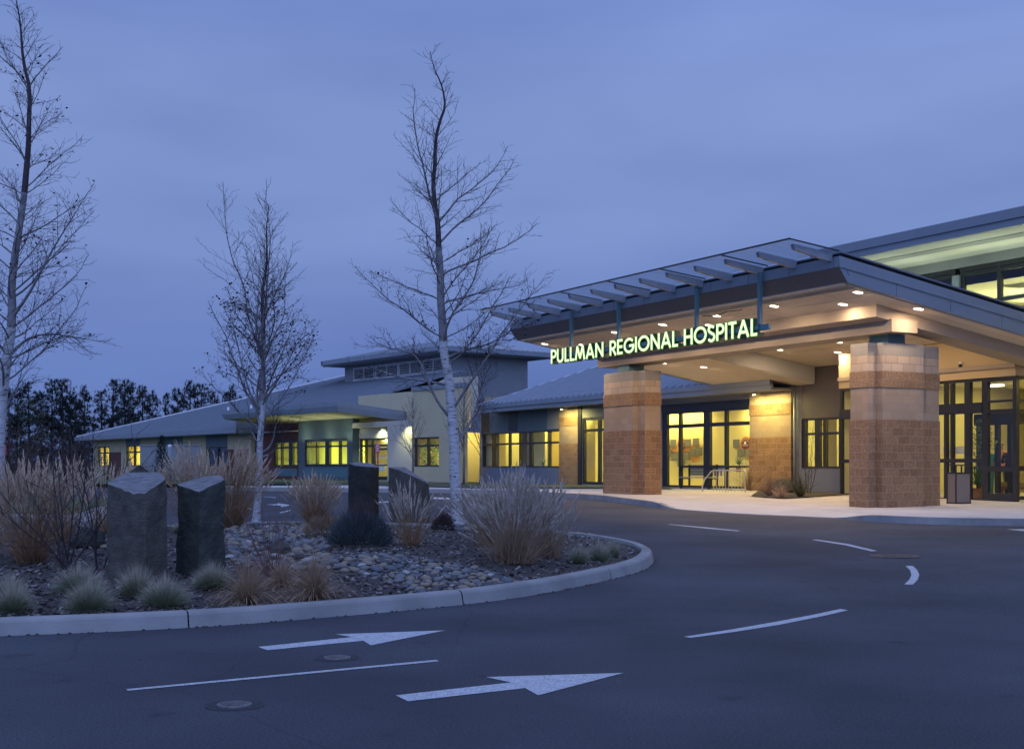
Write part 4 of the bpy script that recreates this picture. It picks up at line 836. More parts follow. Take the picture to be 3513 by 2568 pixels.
# upper volume
UT = 7.0; sofz = 7.67
uz = lambda fy: CF.z_at(3513/1.5544, fy/1.5544, UT)
z_h, z_g, z_r = uz(880), uz(910), uz(1014)
z5 = lambda z: XA(2850+.2934*z, UT)
m_ = MB(); m_.box(-6.1, 14, UT, UT+.3, z_h, sofz); m_.box(-6.1, -5.9, UT, 18, 4.4, sofz); m_.build('upper_wall', 'greywall', E)
window(E, -6.0, z5(1440), 4.6, z_h, UT+.04, vm=[], hm=[(z_g+.03, .12), (z_r, .1)], fw=.14, label='lit high window left of the grey upright')
m_ = MB(); m_.box(z5(1425), z5(1505), UT-.03, UT+.2, 4.6, z_g+.03); m_.build('upright', 'fascia', E)
window(E, z5(1500), 10, 4.6, z_h, UT+.04, vm=[(z5(1955), .13), (z5(2600), .13), (z5(3400), .13)], hm=[(z_g+.03, .12), (z_r, .1)], fw=.14, label='lit high window at the right edge of the photo')
room(E, -5.9, 13.9, UT+.35, 15, 4.35, 6.9, 'yellow', 'iceil')
for x in (-3.5, -.5, 2.4, 5.5): lamp('lamp', 'AREA', E, CF, (x, 10.2, 4.7), 120, (1, .93, .40), 1.0, rot=(R(180), 0, 0))  # upward fill lights added to brighten the ceiling, without fixtures
m_ = MB(); m_.box(-4, 6, 10.6, 10.8, 6.35, 6.5); m_.box(-3.2, 1.5, 8.6, 9.4, 6.5, 6.62); m_.build('ceiling_baffle', 'iceil', E)
# upper roof with deep overhang
ut1 = 4.1
m_ = MB(); m_.box(-6.4, 15, ut1+.1, 19, sofz+.001, sofz+.30); m_.build('overhang_soffit', 'bulk', E)
m_ = MB(); m_.box(-6.5, 15, ut1, ut1+.1, sofz-.02, sofz+.30); m_.box(-6.53, 15, ut1-.05, ut1+.05, sofz+.17, 8.06+.04); m_.box(-6.6, -6.5, ut1-.05, 19, sofz-.02, 8.1); m_.build('fascia', 'fascia', E)
m_ = MB(); m_.box(-6.5, 15, ut1+.06, 19, 8.0, 8.08); m_.build('roof', 'roof', E)
m_ = MB(); m_.box(-6.3, 14, ut1+1.0, ut1+1.5, sofz-.012, sofz-.002); m_.build('soffit_strip', 'greywall', E)
for x in (-4.5, -1.2, 2.2): lamp('lamp', 'AREA', E, CF, (x, 6.9-1.0, 5.6), 42, (.82, 1.0, .74), 1.2, rot=(R(180), 0, 0))
# ---------------------------------------------------------------- left wing
lw = thing('hospital_left_wing', 'far left hospital wing with long hipped metal roof and small yellow-lit windows', 'building', LF, (-25, 2, .7))
X0 = lambda fx, t=0.0: LF.x_at(fx/1.5544, t)
ZL = lambda fx, fy, t=0.0: LF.z_at(fx/1.5544, fy/1.5544, t)
zfF = lambda z: 240+.292*z
LFL = .65; ez2 = 3.90
ops = []; wins = [(325, 460, 790, 'leftmost lit window of the left wing'), (660, 830, 775, 'second lit window from the far left corner, half behind plumes'), (1100, 1325, 770, 'dark unlit window above the pale screen wall'), (1600, 1850, 790, 'green-tinted window behind the plume grass')]
for a_, b_, h_, lb in wins:
    xa, xb = X0(zfF(a_)), X0(zfF(b_)); hz_ = ZL(zfF((a_+b_)/2), 1300+.292*h_)
    ops.append((xa, xb, 1.5, hz_, lb))
m_ = MB(); xe = X0(zfF(275)); wallgrid(m_, xe, -15.3, LFL-.2, ez2, 0, .3, [o_[:4] for o_ in ops]); m_.box(xe, xe+.3, .31, 16, LFL-.2, ez2); m_.build('wall', 'cream', lw)
tint = glassm('green_glass', (.25, .62, .45), .2)
for i, (xa, xb, za_, zb2, lb) in enumerate(ops):
    w = xb-xa; window(lw, xa, xb, za_, zb2, .06, vm=[((xa+xb)/2+(.05 if i else 0), .2)], hm=[(za_+(zb2-za_)*.68, .12)], fw=.10, dep=.15, label=lb, glass='glass' if i < 2 else tint)
for xa, xb, za_, zb2, lb in ops[1:]: m_ = MB(); m_.box(xa, xb, -.03, -.003, zb2+.02, ez2-.02); m_.build('dark_panel', 'tealwall', lw)
m_ = MB(); m_.box(X0(zfF(465)), X0(zfF(600)), -.05, -.003, LFL, ZL(400, 1550)); m_.build('brick_panel', 'brick', lw); m_ = MB(); m_.box(X0(zfF(1850)), X0(zfF(2100)), -.05, -.003, LFL, ZL(800, 1541)); m_.build('brick_panel', 'brick', lw)
m_ = MB(); m_.box(xe, -6.6, .32, 5.0, 3.7, 3.75); m_.build('interior_ceiling', 'iceil', lw)
room(lw, xe+.35, X0(zfF(900)), .32, 3.2, LFL, 3.6, 'yellow')
for fx in (zfF(390), zfF(745)): lamp('lamp', 'AREA', lw, LF, (X0(fx)+.3, 1.5, 3.4), 150, (1, .84, .14), .5)
# main hip roof of the left wing
xe2, ye2 = X0(263/1, -1.0), -1.0; xe2 = LF.x_at(263/1.5544, -1.0)
xr2 = LF.x_at(818/1.5544, -1.0)
H = 16.8; mR = .30
m_ = MB(); zr_ = 3.95
m_.add([(xe2, -1, zr_), (xr2, -1, zr_), (xr2, H-1, zr_+mR*H), (xe2+H, H-1, zr_+mR*H)], [(0, 1, 2, 3)])
m_.add([(xr2, 1.2, zr_+mR*2.2), (-14, 1.2, zr_+mR*2.2), (-14, H-1, zr_+mR*H), (xr2, H-1, zr_+mR*H)], [(0, 1, 2, 3)]); m_.add([(-14, 1.2, zr_+mR*2.2), (-6.5, 1.2, zr_+mR*2.2), (-6.5, 12.45, zr_+mR*13.45), (-14, 12.45, zr_+mR*13.45)], [(0, 1, 2, 3)])
m_.add([(xe2, -1, zr_), (xe2+H, H-1, zr_+mR*H), (xe2, 2*H-1, zr_)], [(0, 1, 2)]); m_.add([(xe2+H, H-1, zr_+mR*H), (-14., H-1, zr_+mR*H), (-14., 2*H-1, zr_), (xe2, 2*H-1, zr_)], [(0, 1, 2, 3)])
rf2 = m_.build('roof', 'roof', lw)
m_ = MB(); x = xe2+.4
while x < -6.8:
    d = min(H, x-xe2) if x < -14 else 13.4; y0 = -1 if x < xr2 else 1.25
    m_.add([(x-.03, y0, zr_+mR*(y0+1)), (x+.03, y0, zr_+mR*(y0+1)), (x+.03, d-1, zr_+mR*d), (x-.03, d-1, zr_+mR*d), (x-.03, y0, zr_+mR*(y0+1)+.06), (x+.03, y0, zr_+mR*(y0+1)+.06), (x+.03, d-1, zr_+mR*d+.06), (x-.03, d-1, zr_+mR*d+.06)], [(0, 1, 5, 4), (4, 5, 6, 7), (1, 2, 6, 5), (3, 0, 4, 7)])
    x += .55
m_.build('roof_seam', 'fascia', rf2, origin=lw['_o'])
m_ = MB(); m_.tube([(xe2, -1, zr_+.05), (xe2+H, H-1, zr_+mR*H+.05)], .09, 6); m_.build('ridge_cap', 'lou', rf2, origin=lw['_o'])
m_ = MB(); m_.box(xe2-.1, xr2, -1.15, -1.0, zr_-.26, zr_+.02); m_.box(xe2, xr2, -.999, .2, zr_-.3, zr_-.22); m_.box(xr2-.12, xr2, -1.15, 1.4, zr_-.26, zr_+.6); m_.build('gutter', 'fascia', lw)
for fx, fy in ((862, 1363), (783, 1395)):
    m_ = MB(); t_ = 3; x = LF.x_at(fx/1.5544, t_); z = zr_+mR*4; m_.tube([(x, t_, z), (x, t_, z+.7)], .09, 6); m_.build('vent_pipe', 'white', lw)
# clerestory monitor
mo = thing('roof_monitor', 'raised grey roof monitor with a band of louvers above the left wing', 'roof monitor', LF, (-15.6, 15.9, 6.5))
yc = 12.4; ca, cbx = LF.x_at(1183/1.5544, yc), LF.x_at(1530/1.5544, yc); cz = 9.2
m_ = MB(); m_.box(ca, cbx, yc, yc+7.1, 3.2, cz); m_.build('wall', 'greywall', mo)
lz = lambda z: LF.x_at((1100+.2655*z)/1.5544, yc)
lb0, lt0 = LF.z_at(1214/1.5544, 1308/1.5544, yc), LF.z_at(1214/1.5544, 1263/1.5544, yc)
for a_, b_ in ((430, 700), (715, 1005), (1015, 1310), (1325, 1600)):
    m_ = MB(); xa, xb = lz(a_), lz(b_); m_.box(xa, xb, yc-.06, yc-.002, lb0, lb0+.10); m_.box(xa, xb, yc-.06, yc-.002, lt0-.10, lt0); m_.box(xa, xa+.10, yc-.055, yc-.003, lb0, lt0); m_.box(xb-.10, xb, yc-.055, yc-.003, lb0, lt0); m_.box((xa+xb)/2-.04, (xa+xb)/2+.04, yc-.065, yc-.003, lb0, lt0)
    fr = m_.build('louver', 'lou', mo)
    m_ = MB(); n = 5
    for k in range(n):
        z = lb0+.1+(lt0-lb0-.2)*(k+.15)/n; m_.add([(xa+.08, yc-.14, z), (xb-.08, yc-.14, z), (xb-.08, yc-.03, z+.07), (xa+.08, yc-.03, z+.07)], [(0, 1, 2, 3)])
    m_.add([(xa+.08, yc-.14, z_), (xb-.08, yc-.14, z_), (xb-.08, yc-.14, z_+.07), (xa+.08, yc-.14, z_+.07)], [(0, 1, 2, 3)]) if False else None; m_.build('slat', 'lou', fr, origin=mo['_o'])
    m_ = MB(); m_.box(xa+.05, xb-.05, yc-.012, yc-.002, lb0+.02, lt0-.02); m_.build('dark_backing', 'dark', fr, origin=mo['_o'])
o_ = 1.35; mz2 = .24; Wd = 7.1+2*o_; zc0 = cz+.42
xa, xb, ya, yb = ca-o_, cbx+o_, yc-o_, yc+7.1+o_
m_ = MB(); hh = Wd/2; m_.add([(xa, ya, zc0), (xb, ya, zc0), (xb-hh, ya+hh, zc0+mz2*hh), (xa+hh, ya+hh, zc0+mz2*hh), (xb, yb, zc0), (xa, yb, zc0)], [(0, 1, 2, 3), (1, 4, 2), (4, 5, 3, 2), (5, 0, 3)]); rf3 = m_.build('roof', 'roof', mo)
m_ = MB(); y = ya+.3
while y < yb:
    d = min(y-ya, yb-y); m_.add([(xb, y-.03, zc0), (xb, y+.03, zc0), (xb-d, y+.03, zc0+mz2*d), (xb-d, y-.03, zc0+mz2*d), (xb, y-.03, zc0+.07), (xb, y+.03, zc0+.07), (xb-d, y+.03, zc0+mz2*d+.07), (xb-d, y-.03, zc0+mz2*d+.07)], [(0, 1, 5, 4), (4, 5, 6, 7), (1, 2, 6, 5), (3, 0, 4, 7)])
    y += .5
m_.build('roof_seam', 'lou', rf3, origin=mo['_o'])
m_ = MB(); m_.extr([(ya, zc0+.02), (ya, zc0-.3), (ya+.25, zc0-.42), (ya+.3, zc0-.42), (ya+.3, zc0)], xa, xb); m_.extr([(xb, zc0+.02), (xb, zc0-.3), (xb-.25, zc0-.42), (xb-.3, zc0-.42), (xb-.3, zc0)], ya, yb, axis='y'); m_.extr([(xa, zc0+.02), (xa, zc0-.3), (xa+.25, zc0-.42), (xa+.3, zc0-.42), (xa+.3, zc0)], ya, yb, axis='y'); m_.build('fascia', 'fascia', mo)
m_ = MB(); m_.box(xa+.3, xb-.3, ya+.3, yb-.3, zc0-.42, zc0-.38); m_.build('soffit', 'greywall', mo)
# ---------------------------------------------------------------- side entrance with teal wall
se = thing('side_entrance_block', 'teal and cream side entrance block with angled canopy and lit doorway', 'building', LF, (-2, 0, .7))
x0t, x1t = X0(1024), X0(1209.5); hw = ZL(1045, 1507)
zE = lambda z: 880+.3363*z
wa, wb_ = X0(zE(492)), X0(zE(928))
m_ = MB(); wallgrid(m_, x0t, x1t, LFL-.2, 4.55, 0, .45, [(wa, wb_, 1.5, hw)]); m_.build('wall', 'tealwall', se)
window(se, wa, wb_, 1.5, hw, .06, vm=[(X0(zE(602)), .14), (X0(zE(712)), .5), (X0(zE(836)), .14)], hm=[(1.5+(hw-1.5)*.73, .10)], fw=.16, dep=.16, label='four-pane green-yellow lit window in the teal wall')
m_ = MB(); m_.box(wa, wb_, -.012, -.002, LFL+.25, 1.38); m_.build('glass_panel', 'teal', se)
# darker bay behind the middle birch
d0, d1 = X0(890, .6), X0(1024, .6)
wa2, wb2 = X0(940, .6), X0(1020, .6)
m_ = MB(); wallgrid(m_, d0, d1, LFL-.2, 4.3, .6, .3, [(wa2, wb2, 1.5, hw)]); m_.build('wall', 'brick', se)
window(se, wa2, wb2, 1.5, hw, .66, vm=[(X0(zE(340), .6), .5), (X0(zE(245), .6), .14)], hm=[(1.5+(hw-1.5)*.73, .10)], fw=.12, dep=.16, label='green-yellow lit window behind the middle birch trunk')
m_ = MB(); m_.box(wa2, wb2, .585, .597, LFL+.25, 1.38); m_.build('glass_panel', 'teal', se)
m_ = MB(); m_.box(-15.3, d0, .0, .3, LFL-.2, 4.5); m_.build('wall', 'cream', se)
GY = (.80, .95, .10)
room(se, d0, x1t-.1, .95, 3.6, LFL, 3.4, 'yellow')
for fx in (zE(250), zE(560), zE(650), zE(790), zE(880)): lamp('lamp', 'AREA', se, LF, (X0(fx), 2.2, 3.2), 105, GY, .5)
# door recess
r0, r1 = 0.0, X0(1354, .45)
dx0, dx1 = X0(1233, .45), X0(1340, .45); dh = ZL(1290, 1502, .45); dl = .75
ct = ZL(1300, 1461, 0)
m_ = MB(); wallgrid(m_, .02, r1, LFL-.2, ct, .45, .2, [(dx0, dx1, dl, dh)]); m_.build('wall', 'cream2', se)
window(se, dx0, dx1, dl, dh, .5, vm=[(X0(1274, .45), .14), (X0(1253, .45), .06)], hm=[(ZL(1290, 1528, .45), .12)], fw=.10, dep=.12, label='lit glass doorway under the side canopy')
m_ = MB(); m_.box(X0(1285, .45), X0(1333, .45), .46, .5, dl, ZL(1290, 1535, .45)); 
m_ = MB(); xa, xb = X0(1282, .45), X0(1336, .45); zt_ = ZL(1300, 1536, .45)
for q in ((xa, xa+.12), (xb-.12, xb)): m_.box(q[0], q[1], .44, .52, dl, zt_)
m_.box(xa, xb, .441, .519, zt_-.12, zt_); m_.box(xa, xb, .441, .519, dl, dl+.2); m_.box(xa, xb, .441, .5, 1.55, 1.62); m_.build('door', 'dark', se)
xi, xj, zi = X0(1293, .49), X0(1318, .49), ZL(1300, 1590, .49); m_ = MB(); m_.box(xi, xj, .545, .549, zi-.4, zi+.0); m_.box(xi-.3, xj+.2, .545, .549, zi+.30, zi+.34); m_.box(xi-.1, xj+.1, .545, .549, zi+.42, zi+.46); m_.build('door_notice', 'white', se)
room(se, .1, X0(1505)+.1, .75, 4.5, LFL, 3.3, 'yellow')
for fx in (1262, 1310): lamp('lamp', 'AREA', se, LF, (X0(fx, 2.), 2.2, 3.15), 95, (1, .86, .35), .5)
m_ = MB()
for k in range(4): m_.box(X0(1240, 3.4), X0(1275, 3.4), 3.1, 3.4, 1.2+k*.42, 1.24+k*.42)
m_.build('shelf', 'wood', se)
random.seed(5); m_ = MB()
for k in range(4):
    x = X0(1240, 3.4)+.1
    while x < X0(1275, 3.4)-.1: h = random.uniform(.12, .28); m_.box(x, x+.09, 3.12, 3.3, 1.245+k*.42, 1.245+k*.42+h); x += random.choice((.1, .11, .2))
m_.build('shelf_contents', 'white', se)
m_ = MB(); m_.box(r1, X0(1414.6), -.02, .25, LFL-.2, ct); m_.box(.02, X0(1414.6), -.021, 1.0, ct, 4.0) ; m_.build('wall', 'cream2', se)
m_ = MB(); m_.box(.02, X0(1414.6), -.02, .45, ct-.04, ct-.002); m_.build('recess_soffit', 'soffit', se)
lamp('lamp', 'SPOT', se, LF, (X0(1300, .2), .15, ct-.08), 170, (.80, 1, .52), .1, rot=(R(8), 0, 0), spot=140)
lamp('lamp', 'SPOT', se, LF, (X0(1385, -.4), -.5, ct-.08), 90, (.95, 1, .5), .1, rot=(R(25), 0, 0), spot=130)
# cream tall block with window
cx0, cx1 = X0(1414.6, -.3), X0(1582, -.3)
w0, w1 = X0(zE(1603), -.3), X0(zE(1862), -.3); wh = ZL(1460, 1499, -.3)
m_ = MB(); wallgrid(m_, cx0, cx1, LFL-.2, ZL(1430, 1340, -.3), -.3, .4, [(w0, w1, 1.5, wh)]); m_.box(cx1-.01, cx1+1.2, 1.2, 1.6, LFL-.2, 5.0); m_.build('wall', 'cream', se)
window(se, w0, w1, 1.5, wh, -.24, vm=[(X0(zE(1738), -.3), .12)], hm=[(1.5+(wh-1.5)*.71, .09)], fw=.08, dep=.14, label='lit window with a green plant in the cream block')
for fx in (1440, 1480): lamp('lamp', 'AREA', se, LF, (X0(fx, 1.5), 2.0, 3.15), 110, (1, .86, .16), .5)
m_ = MB(); m_.box(cx0-.02, cx1+.05, -.36, .15, ZL(1430, 1340, -.3), ZL(1430, 1340, -.3)+.22); m_.build('coping', 'fascia', se)
# stepped parapet rising behind the canopy
p0, p1 = X0(1229, 2.0), X0(1600, 2.0)
m_ = MB(); zA = ZL(1229, 1358, 2.0); zB = ZL(1500, 1345, 2.0)
m_.box(p0, X0(1242, 2.0), 2.0, 2.3, zA-.7, zA); m_.box(X0(1242, 2.0)+.001, p1, 2.0, 2.3, 3.6, zA+.001); m_.build('parapet', 'cream', se)
m_ = MB(); q0, q1 = X0(1470, 6.0), X0(1640, 6.0); m_.add([(q0, 6, 4.5), (q1, 6, 4.5), (q1, 6, ZL(1570, 1296, 6)), (X0(1530, 6), 6, ZL(1530, 1296, 6)), (q0, 6, ZL(1440, 1330, 6))], [(0, 1, 2, 3, 4)]); m_.build('gable', 'cream2', se)
m_ = MB(); m_.box(X0(1582, -.3), X0(1582, -.3)+3.4, 3.2, 3.6, LFL, 4.6); m_.build('side_wall', 'cream', se)
lamp('lamp', 'AREA', se, LF, (cx1+.6, 2.3, 4.3), 120, (1, .72, .12), .4)
# angled side canopy
sc = thing('side_canopy', 'thin angled grey canopy with green-lit underside over the side entrance', 'canopy', LF, (-2, -1, 4.9))
A0 = (LF.x_at(1157/1.5544, -2.5), -2.5); zc_ = 5.06; mS = .096; ch = .54
ax0 = LF.x_at(761/1.5544, -2.5); ay1 = 2.3
zt3 = lambda y: zc_-mS*(y+2.5)
m_ = MB(); P = [(ax0, -2.5), (A0[0], -2.5), (A0[0], ay1), (ax0, ay1)]
m_.add([(x, y, zt3(y)) for x, y in P]+[(x, y, zt3(y)-ch*.45) for x, y in P], [(0, 1, 2, 3), (0, 4, 5, 1), (1, 5, 6, 2), (3, 7, 4, 0)])
P2 = [(ax0+.12, -2.38), (A0[0]-.12, -2.38), (A0[0]-.12, ay1), (ax0+.12, ay1)]; P3 = [(ax0+.14, -2.38), (A0[0]-.06, -2.42), (A0[0]-.06, ay1), (ax0+.14, ay1)]
m_.add([(x, y, zt3(y)-ch*.45-.0) for x, y in P]+[(x, y, zt3(y)-ch) for x, y in P3], [(0, 4, 5, 1), (1, 5, 6, 2), (3, 7, 4, 0)])
m_.build('fascia', 'fascia', sc)
m_ = MB(); m_.add([(x, y, zt3(y)-ch+.005) for x, y in P3], [(3, 2, 1, 0)]); m_.build('soffit', 'soffit', sc)
for fx in (1000, 1080, 1150): lamp('lamp', 'AREA', sc, LF, (X0(fx, -1.0), -.7, 2.9), 11, (.85, 1, .60), .6, rot=(R(180), 0, 0))
# connecting cream wall seen between the two wings
m_ = MB(); m_.box(XL-1.9, XL-.05, T+1.6, T+1.8, FL, 4.3); o = m_.build('wall', 'cream', mw)
lamp('lamp', 'AREA', mw, CF, (XL-.9, T+.9, 4.0), 60, (1, .78, .12), .4)
# ================================================================ STONES
def roundrock(mb, c, r, sq=(1, .8, .6), seed=0, amp=.18, sub=2, mi=0):
    bm = bmesh.new(); bmesh.ops.create_icosphere(bm, subdivisions=sub, radius=1); s = Vector((seed*3.1, seed*1.7, seed))
    vs = []
    for v in bm.verts:
        k = 1+amp*noise.noise(v.co*1.3+s)+amp*.4*noise.noise(v.co*3.5+s); vs.append((c[0]+v.co.x*r*sq[0]*k, c[1]+v.co.y*r*sq[1]*k, c[2]+v.co.z*r*sq[2]*k))
    mb.add(vs, [[q.index for q in f.verts] for f in bm.faces], mi, True); bm.free()
def standing_stone(label, base, vt, mats=('basalt', 'basalttop'), seed=1, flare=0, rough=.018):
    # vt: (photo x, extra depth, photo y of the top) for each corner, counter-clockwise from the front left
    Y0 = base.y; pts = []
    for fx, dy, fy in vt:
        Y = Y0+dy; p = at(fx/1.5544, fy/1.5544, Y); pts.append(p)
    c = sum(pts, Vector())/len(pts); zb = base.z-.12; dense = []
    n = len(pts)
    for i in range(n):
        a, b = pts[i], pts[(i+1) % n]; m_ = max(2, int((b-a).length/.07))
        for k in range(m_): dense.append(a.lerp(b, k/m_))
    N_ = len(dense); mb = MB(); LV = 14; vs = []
    for l in range(LV+1):
        t = l/LV
        for i, p in enumerate(dense):
            z = zb+(p.z-zb)*t; out = Vector((p.x-c.x, p.y-c.y, 0)); k = 1+flare*(1-t)
            q = Vector((c.x+out.x*k, c.y+out.y*k, z)); nn = out.normalized() if out.length > 0 else out
            q += nn*(rough*noise.noise(Vector((q.x*3, q.y*3, z*1.2+seed*9)))+rough*.7*noise.noise(Vector((q.x*11, q.y*11, z*5+seed))))
            if l == LV: q.z += .012*noise.noise(Vector((i*.9, seed, 2)))-.008
            vs.append(q)
    fs = [(l*N_+i, l*N_+(i+1) % N_, (l+1)*N_+(i+1) % N_, (l+1)*N_+i) for l in range(LV) for i in range(N_)]
    mb.add(vs, fs, 0, False); b = len(mb.v)
    top = vs[LV*N_:]; inner = []
    for r_, h in ((.82, .010), (.5, .018), (.2, .014)):
        for i, p in enumerate(top):
            q = Vector((c.x, c.y, c.z))+(p-Vector((c.x, c.y, c.z)))*r_; q.z += .022*noise.noise(Vector((q.x*7, q.y*7, seed)))+.012*noise.noise(Vector((q.x*22, q.y*22, seed))); inner.append(q)
    inner.append(Vector((c.x, c.y, c.z)))
    mb.v += [tuple(q) for q in inner]; st = b-N_
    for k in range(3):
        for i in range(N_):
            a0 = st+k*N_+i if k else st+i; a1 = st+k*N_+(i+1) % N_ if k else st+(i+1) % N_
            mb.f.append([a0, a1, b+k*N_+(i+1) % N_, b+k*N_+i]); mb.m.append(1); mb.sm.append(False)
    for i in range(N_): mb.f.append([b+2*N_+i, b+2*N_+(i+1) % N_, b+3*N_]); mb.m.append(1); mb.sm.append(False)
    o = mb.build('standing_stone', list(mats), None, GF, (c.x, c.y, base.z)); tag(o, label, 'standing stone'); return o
zs = lambda x, y: (x*.4867, 1500+y*.4867)
def VT(l): return [(zs(x, y)[0], d, zs(x, y)[1]) for x, d, y in l]
B1 = ip(308, 1280); B2 = ip(449, 1272)
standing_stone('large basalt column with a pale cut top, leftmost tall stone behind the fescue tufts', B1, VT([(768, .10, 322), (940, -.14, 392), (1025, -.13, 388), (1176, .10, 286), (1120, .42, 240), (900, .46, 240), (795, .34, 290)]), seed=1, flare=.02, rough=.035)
standing_stone('dark basalt column with a pointed flat top, right of the largest stone', B2, VT([(1250, .12, 326), (1402, -.14, 380), (1578, .10, 290), (1545, .40, 262), (1440, .42, 268)]), ('basaltdark2', 'basalttop') if 'basaltdark2' in M else ('basaltdark', 'basalttop'), seed=2, flare=.07, rough=.035)
standing_stone('peaked basalt stone showing behind the top of the largest stone', ip(308, 1225), VT([(800, .1, 330), (880, -.1, 262), (985, -.05, 184), (1065, .1, 250), (1040, .4, 258), (900, .45, 232)]), seed=3)
zt3_ = lambda x, y: (1050+x*.2876, 1580+y*.2876)
def VT3(l): return [(zt3_(x, y)[0], d, zt3_(x, y)[1]) for x, d, y in l]
standing_stone('black flat-topped basalt stone behind the lavender mound', ip(800, 1140), VT3([(505, .1, 28), (620, -.18, 58), (760, -.15, 68), (868, .1, 76), (800, .42, 30), (620, .42, 8)]), ('basaltdark', 'basalttop'), seed=4)
standing_stone('dark basalt stone with a slanting top, half behind pale plume grass', ip(905, 1152), VT3([(990, .15, 70), (1120, -.2, 110), (1300, -.25, 190), (1475, .05, 275), (1400, .5, 215), (1180, .5, 70)]), ('basalt', 'basalttop'), seed=5)
def boulder(label, fx, fy, w, sq, mt, seed, sink=.3):
    p = ip(fx/1.5544, fy/1.5544); r = w/2*p.y/4420; m_ = MB(); roundrock(m_, (p.x, p.y, p.z+r*sq[2]*(1-sink)-.02), r, sq, seed, .5, 3)
    o = m_.build('boulder', mt, None, GF, (p.x, p.y, p.z), smooth=False); return tag(o, label, 'boulder')
boulder('low dark angular boulder left of the largest standing stone', 300, 1878, 130, (1, .7, .62), 'basaltdark', 11)
boulder('round dark boulder among pebbles behind the bare red-brown shrub', 955, 1898, 92, (1, .8, .6), 'basalt', 12)
boulder('flat dark rock lying on the pebbles right of the bare red-brown shrub', 1045, 1920, 105, (1, .8, .28), 'basaltdark', 13)
# river pebbles
M['peb1'] = mat('pebble_grey', (.13, .125, .12), (.20, .19, .18), sc=9, rough=.6, bump=.2, bsc=30)
M['peb2'] = mat('pebble_tan', (.20, .155, .105), (.27, .22, .16), sc=9, rough=.6, bump=.2, bsc=30)
M['peb3'] = mat('pebble_blue', (.075, .085, .095), (.12, .13, .14), sc=9, rough=.6, bump=.2, bsc=30)
M['peb4'] = mat('pebble_white', (.30, .29, .27), (.42, .41, .39), sc=9, rough=.6, bump=.2, bsc=30)
M['peb5'] = mat('pebble_dark', (.045, .045, .05), (.08, .08, .08), sc=9, rough=.6, bump=.2, bsc=30)
def inpoly(x, y, P):
    c = False; n = len(P)
    for i in range(n):
        a, b = P[i], P[(i+1) % n]
        if (a[1] > y) != (b[1] > y) and x < (b[0]-a[0])*(y-a[1])/(b[1]-a[1])+a[0]: c = not c
    return c
random.seed(21)
beds = [[(700, 1238), (760, 1226), (850, 1228), (960, 1240), (1060, 1256), (1150, 1286), (1110, 1296), (1020, 1303), (935, 1311), (870, 1292), (800, 1268), (720, 1256)],
        [(505, 1165), (620, 1160), (745, 1162), (730, 1192), (715, 1216), (640, 1228), (505, 1218)], [(505, 1218), (640, 1228), (760, 1226), (700, 1262), (600, 1262), (505, 1245)],
        [(988, 1160), (1010, 1158), (1060, 1160), (1100, 1163), (1090, 1172), (1000, 1172)], [(1240, 1176), (1300, 1178), (1330, 1184), (1290, 1187)], [(200, 1190), (235, 1185), (240, 1210), (200, 1212)]]
spots = []
for bi, P in enumerate(beds):
    W = [ip(*q) for q in P]; WP = [(w.x, w.y) for w in W]; xs = [w[0] for w in WP]; ys = [w[1] for w in WP]; area = (max(xs)-min(xs))*(max(ys)-min(ys))
    for _ in range(int(area*(340 if bi == 0 else 130))):
        x, y = random.uniform(min(xs), max(xs)), random.uniform(min(ys), max(ys))
        if not inpoly(x, y, WP): continue
        r = random.choice((.035, .045, .055, .065, .08, .10)) if bi else random.choice((.03, .04, .05, .06, .07, .09))
        if any(abs(q[0]-x) < .3 and (q[0]-x)**2+(q[1]-y)**2 < ((q[2]+r)*.74)**2 for q in spots): continue
        spots.append((x, y, r))
spots.sort(key=lambda q: -q[2]/q[1])
protos = []
kinds = [('peb1', 'grey'), ('peb2', 'tan'), ('peb3', 'blue-grey'), ('peb4', 'pale'), ('peb5', 'near-black')]
for ki, (mt, nm) in enumerate(kinds):
    for v_ in range(3):
        m_ = MB(); roundrock(m_, (0, 0, 0), 1, (1, .78, .5), ki*5+v_, .22, 2); b_ = len(COL.objects); pass
        protos.append((m_, mt, nm))
pm = []
for m_, mt, nm in protos:
    me = bpy.data.meshes.new('river_pebble'); me.from_pydata(m_.v, [], m_.f); me.polygons.foreach_set('use_smooth', [True]*len(m_.f)); me.materials.append(M[mt]); pm.append((me, nm))
rest = [MB() for _ in kinds]; wts = [0]*6+[1]*5+[2]*4+[3]*1+[4]*3
for i, (x, y, r) in enumerate(spots):
    k = random.choice(wts); z = mz(x, y)+r*.22; rz = random.uniform(0, 6.3)
    if i < 290:
        me, nm = pm[k*3+random.randrange(3)]; o = bpy.data.objects.new('river_pebble', me); COL.objects.link(o); o.location = (x, y, z); o.scale = (r, r*random.uniform(.85, 1.1), r*random.uniform(.8, 1.1)); o.rotation_euler = (random.uniform(-.2, .2), random.uniform(-.2, .2), rz)
        tag(o, f'rounded {nm} river pebble lying in the stone bed of the planted island', 'pebble', 'river pebbles on the island')
    else: roundrock(rest[k], (x, y, z), r, (1, .8, .5), i % 9, .2, 1)
rr_ = MB(); mats_ = [k[0] for k in kinds]
for k, m_ in enumerate(rest): rr_.add(m_.v, m_.f, k, True)
if rr_.v: o = rr_.build('small_river_pebbles', mats_); tag(o, 'mass of small mixed river pebbles filling the stone bed', 'pebbles', kind='stuff')
print('PEBBLES', len(spots))
